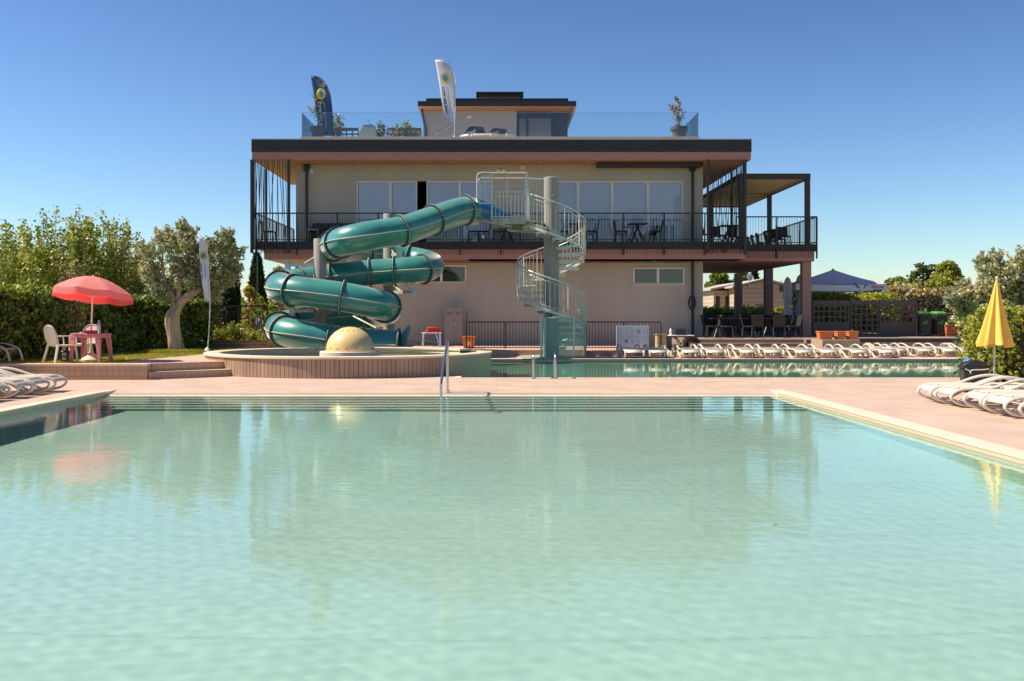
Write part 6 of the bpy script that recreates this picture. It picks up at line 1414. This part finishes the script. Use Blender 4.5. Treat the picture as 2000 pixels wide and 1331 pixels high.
for i in range(4):
    a=cor[i];c=cor[(i+1)%4];pts=[(a[0]+(c[0]-a[0])*k/8,a[1]+(c[1]-a[1])*k/8,zc-.05*sin(pi*k/8)) for k in range(9)]
    for k in range(8): b.face([(*pts[k][:2],pts[k][2]-vh),(*pts[k+1][:2],pts[k+1][2]-vh),pts[k+1],pts[k]])
va=b.build('valance',m_sailw,cn)
yv=-.9-.01
def vq(px,py): X,_,Z=q(px,py);return (X*1.0,yv,Z)
for body,px0,px1,py,h,mt in (('PERONI',1688,1712,563.5,7.5,m_txtred),('BIRRA',1692,1709,568,4,m_blubag)):
    me=textmesh(body,1.0);co_=np.zeros(len(me.vertices)*3);me.vertices.foreach_get('co',co_);co_=co_.reshape(-1,3);wx=co_[:,0].max();X0=(px0-1628)*(Y-.9)/F;k=(px1-px0)*(Y-.9)/F/wx;z0=PZ(py,Y-.9)-TZ
    me.vertices.foreach_set('co',np.array([(X0+a*k,yv,z0+b2*h*(Y-.9)/F) for a,b2,_ in co_]).ravel());me.materials.clear();me.materials.append(mt);o=bpy.data.objects.new('lettering',me);COL.objects.link(o);o.parent=va
b=MB();Yv=Y-.9
def vv(px,py): return ((px-1628)*Yv/F,yv,PZ(py,Yv)-TZ)
b.face([vv(1652,554),(vv(1656,553.5)),(vv(1663,560)),(vv(1668,564)),(vv(1661,562.5))][::-1]);b.face([vv(1673,563),vv(1675,556),vv(1677,556),vv(1675.5,563)][::-1]);b.face([vv(1677,556),vv(1681,557.5),vv(1684,560),vv(1679,558.5)][::-1])
b.build('swoosh_print',m_blubag,va,smooth=False)
def furled(px,Y,pyt,pyb,label,w_=.23):
    t=thing('closed_parasol',label,'parasol',(PX(px,Y),Y,TZ),0,'closed parasols behind the covered terrace');z1=PZ(pyt,Y)-TZ;z0=PZ(pyb,Y)-TZ
    b=MB();b.tube([(0,0,0),(0,0,z1)],.03,8);b.build('pole',m_brn,t);b=MB();n=40;rows=[]
    for i in range(21):
        u=i/20;R=np.interp(u,[0,.04,.15,.4,.62,.72,.85,1],[.02,.10,.17,.20,.12,.19,.24,.15]);rows.append([(R*(.82+.2*cos(9*2*pi*j/n))*cos(2*pi*j/n)+.05*(u>.7)*(u-.7),R*(.82+.2*cos(9*2*pi*j/n))*sin(2*pi*j/n),z1-(z1-z0)*u) for j in range(n)])
    b._add([p for r in rows for p in r],[(i*n+j,i*n+(j+1)%n,(i+1)*n+(j+1)%n,(i+1)*n+j) for i in range(20) for j in range(n)]);b.build('furled_cloth',m_furl,t,ang=60)
    b=MB();b.lathe([(.14,0),(.145,.04),(.14,.08)],(0,0,z1-(z1-z0)*.63),16);b.build('strap',m_furl,t)
furled(1538.5,41.6,541,634,'closed grey parasol in front, left of the front rose column');furled(1562,43.4,537,622,'closed grey parasol half hidden by the front rose column')
# mobile homes
def mobile(label,pts,Yf,zt,zr,gable):
    pass
t=thing('mobile_home','beige clapboard mobile home with low gable roof behind terrace','mobile home',(PX(1470,60),60,.03))
Yg=60;X0,X1=PX(1438,Yg),PX(1545,Yg);ze=PZ(562,Yg);zr=PZ(549,Yg);o=Vector((PX(1470,60),60,.03))
b=MB();b.prismy([(X0-o.x,0),(X1-o.x,0),(X1-o.x,ze-.03),((X0+X1)/2-o.x,zr-.03),(X0-o.x,ze-.03)],0,12);b.build('body',m_siding,t,smooth=False)
b=MB();xm=(X0+X1)/2-o.x
b._add([(X0-o.x-.3,-.3,ze-.06),(xm,-.3,zr+.02),(xm,12.3,zr+.02),(X0-o.x-.3,12.3,ze-.06),(X0-o.x-.3,-.3,ze+.04),(xm,-.3,zr+.12),(xm,12.3,zr+.12),(X0-o.x-.3,12.3,ze+.04)],[(0,1,2,3),(4,7,6,5),(0,4,5,1),(3,2,6,7),(0,3,7,4)])
b._add([(X1-o.x+.3,-.3,ze-.06),(xm,-.3,zr+.02),(xm,12.3,zr+.02),(X1-o.x+.3,12.3,ze-.06),(X1-o.x+.3,-.3,ze+.04),(xm,-.3,zr+.12),(xm,12.3,zr+.12),(X1-o.x+.3,12.3,ze+.04)],[(3,2,1,0),(5,6,7,4),(1,5,4,0),(7,6,2,3),(4,7,3,0)]);b.build('roof',m_roofg,t,smooth=False)
t=thing('mobile_home','low beige cabin wing with two narrow windows behind terrace','mobile home',(PX(1415,62),62,.03));o=Vector((PX(1415,62),62,.03))
X0,X1=PX(1394,62),PX(1440,62);z1=PZ(568,62)-.03;b=MB();b.box(X0-o.x,X1-o.x,0,4,0,z1);b.build('body',m_siding,t,smooth=False)
b=MB();b._add([(X0-o.x-.25,-.3,z1),(X1-o.x,-.3,z1+.35),(X1-o.x,4,z1+.35),(X0-o.x-.25,4,z1),(X0-o.x-.25,-.3,z1+.12),(X1-o.x,-.3,z1+.47),(X1-o.x,4,z1+.47),(X0-o.x-.25,4,z1+.12)],[(0,1,2,3),(4,7,6,5),(0,4,5,1),(3,2,6,7),(0,3,7,4),(1,5,6,2)]);b.build('roof',m_roofg,t,smooth=False)
for px in (1402,1420.5): b=MB();x=PX(px,62)-o.x;b.box(x-.12,x+.12,-.03,-.005,.4,z1-.35);w=b.build('window',m_brn,t,smooth=False)
t=thing('mobile_home','flat-roofed beige cabin at far left under terrace','mobile home',(PX(1380,66),66,.03));o=Vector((PX(1380,66),66,.03));b=MB();b.box(PX(1360,66)-o.x,PX(1393,66)-o.x,0,5,0,PZ(569,66)-.03);b.build('body',m_siding,t,smooth=False)
b=MB();b.box(PX(1358,66)-o.x,PX(1394,66)-o.x,-.1,5.1,PZ(569,66)-.03,PZ(567,66)-.03);b.build('roof',m_roofg,t,smooth=False)
t=thing('satellite_dish','small white satellite dish on the mobile home roof','dish',P(1463,555,59.9));b=MB();b.lathe([(.001,.0),(.12,.03),(.22,.09),(.23,.085)],(0,0,0),20);d=b.build('dish',m_whitep,t);d.rotation_euler=(radians(70),0,radians(20));d.location=(0,-.1,.35);b=MB();b.tube([(0,0,-.35),(0,0,.35)],.03,6);b.build('mast',m_galv,t)
t=thing('aerial','thin rooftop aerial above the mobile home','aerial',P(1527,562,61));b=MB();b.tube([(0,0,-.3),(0,0,.45)],.015,5);b.tube([(-.25,0,.35),(.05,0,.42)],.012,5);b.build('rod',m_galv,t)
# brick planter with shrubs, lamp, parking sign, road behind the grey railing
t=thing('brick_planter','curved low brick planter edging the bed by grey railing','planter',(PX(455,31.5),31.5,LZ));b=MB();
R_=1.05;b.lathe([(R_,0),(R_,.26),(R_-.12,.26),(R_-.12,0)],(0,.6,0),40,0,radians(175),radians(368),sx=.93,sy=.6)
m_brk=tilemat('planter_brick',(.26,.15,.09),(.18,.10,.065),(.40,.32,.22),.22,.11,.012,.85,'xz',.5,.25);b.build('brick_ring',m_brk,t)
b=MB();b.lathe([(.001,.2),(R_-.12,.2)],(0,.6,0),30,0,sx=.93,sy=.6);b.build('soil',m_groove,t)
for i,(px,py,n_,l) in enumerate(((432,648,500,'twiggy shrub at left in the brick planter'),(462,640,700,'thin pale twiggy shrub in the middle of brick planter'),(492,652,420,'low green shrub at the right of brick planter'))):
    Y=31.9;x=PX(px,Y);rr=np.random.default_rng(i+20);H=PZ(py,Y)-LZ;t=thing('planter_shrub',l,'shrub',(x,Y,LZ+.2),0,'shrubs in the brick planter');b=MB();pts=[]
    for k in range(10):
        e=Vector((rr.normal()*.32,rr.normal()*.15,H*rr.uniform(.4,1)));b.tube([(0,0,0),e*.5+Vector((0,0,.05)),e],[.012,.008,.003],4)
        for u in rr.uniform(.2,1,n_//10): v=e*u;pts.append((v.x+rr.normal()*.07,v.y+rr.normal()*.06,v.z+rr.normal()*.05))
    b.build('stem',m_barkol,t);leafobj('leaves',pts,.055,[m_leafL,m_leafY,m_leafM],t,[.4,.3,.3])
b=MB();b.prism([(-9.6,33.2),(-7.8,33.2),(-7.9,36),(-9.8,38)],LZ,LZ+.14);struct(b.build('grass_bank_ground',m_grass,smooth=False))
o=blades('grass_on_mound',5000,(tx-.7,tx+1.0),(TY-.85,TY+.3),LZ+.01,.10,[m_gr1,m_gr2],lambda x,y:True);tag(o,'tufts of grass around the olive trunk','grass')
o=blades('tall_grass',6000,(-9.7,-7.9),(33.2,36),LZ+.1,.28,[m_gr1,m_gr2,m_leafL],lambda x,y:True);tag(o,'longer grass behind the grey railing','grass')
b=MB();b.box(-22,-7.9,40,47,.40,.41);struct(b.build('road',M('pale_asphalt',(.42,.36,.32),.9,.1,3),smooth=False))
t=thing('globe_lamp','small street lamp with white globe beyond the railing','street lamp',(PX(485,50),50,.03));z=PZ(585,50)-.03;b=MB();b.tube([(0,0,0),(0,0,z-.15)],.035,8);b.build('pole',m_galv,t);b=MB();b.ball((0,0,z),.19,16);b.build('globe',m_whitep,t)
t=thing('parking_sign','small blue parking sign with white P by the road','sign',(PX(503.5,44),44,.40));z1=PZ(622,44)-.40;z0=PZ(638,44)-.40;b=MB();b.box(-.12,.12,0,.02,max(z0,.01),z1);b.build('panel',m_blubag,t,smooth=False)
me=textmesh('P',.36);me.materials.clear();me.materials.append(m_whitep);o=bpy.data.objects.new('lettering',me);COL.objects.link(o);o.parent=t;o.rotation_euler=(pi/2,0,0);o.location=(-.10,-.006,z0+(z1-z0)*.35)
t=thing('green_pole','thin tall green pole beside far cypress','pole',(PX(503,40),40,.40));b=MB();b.tube([(0,0,0),(0,0,PZ(500,40)-.4)],.025,8);b.build('shaft',M('pole_green',(.03,.12,.08),.5),t)
pts=[(rng.normal()*.13,rng.normal()*.13,.46+abs(rng.normal())*.12) for _ in range(160)];leafobj('flowers',pts,.07,[m_whitep,m_leafM,m_leafL],FLOWERPOT,[.35,.35,.3])
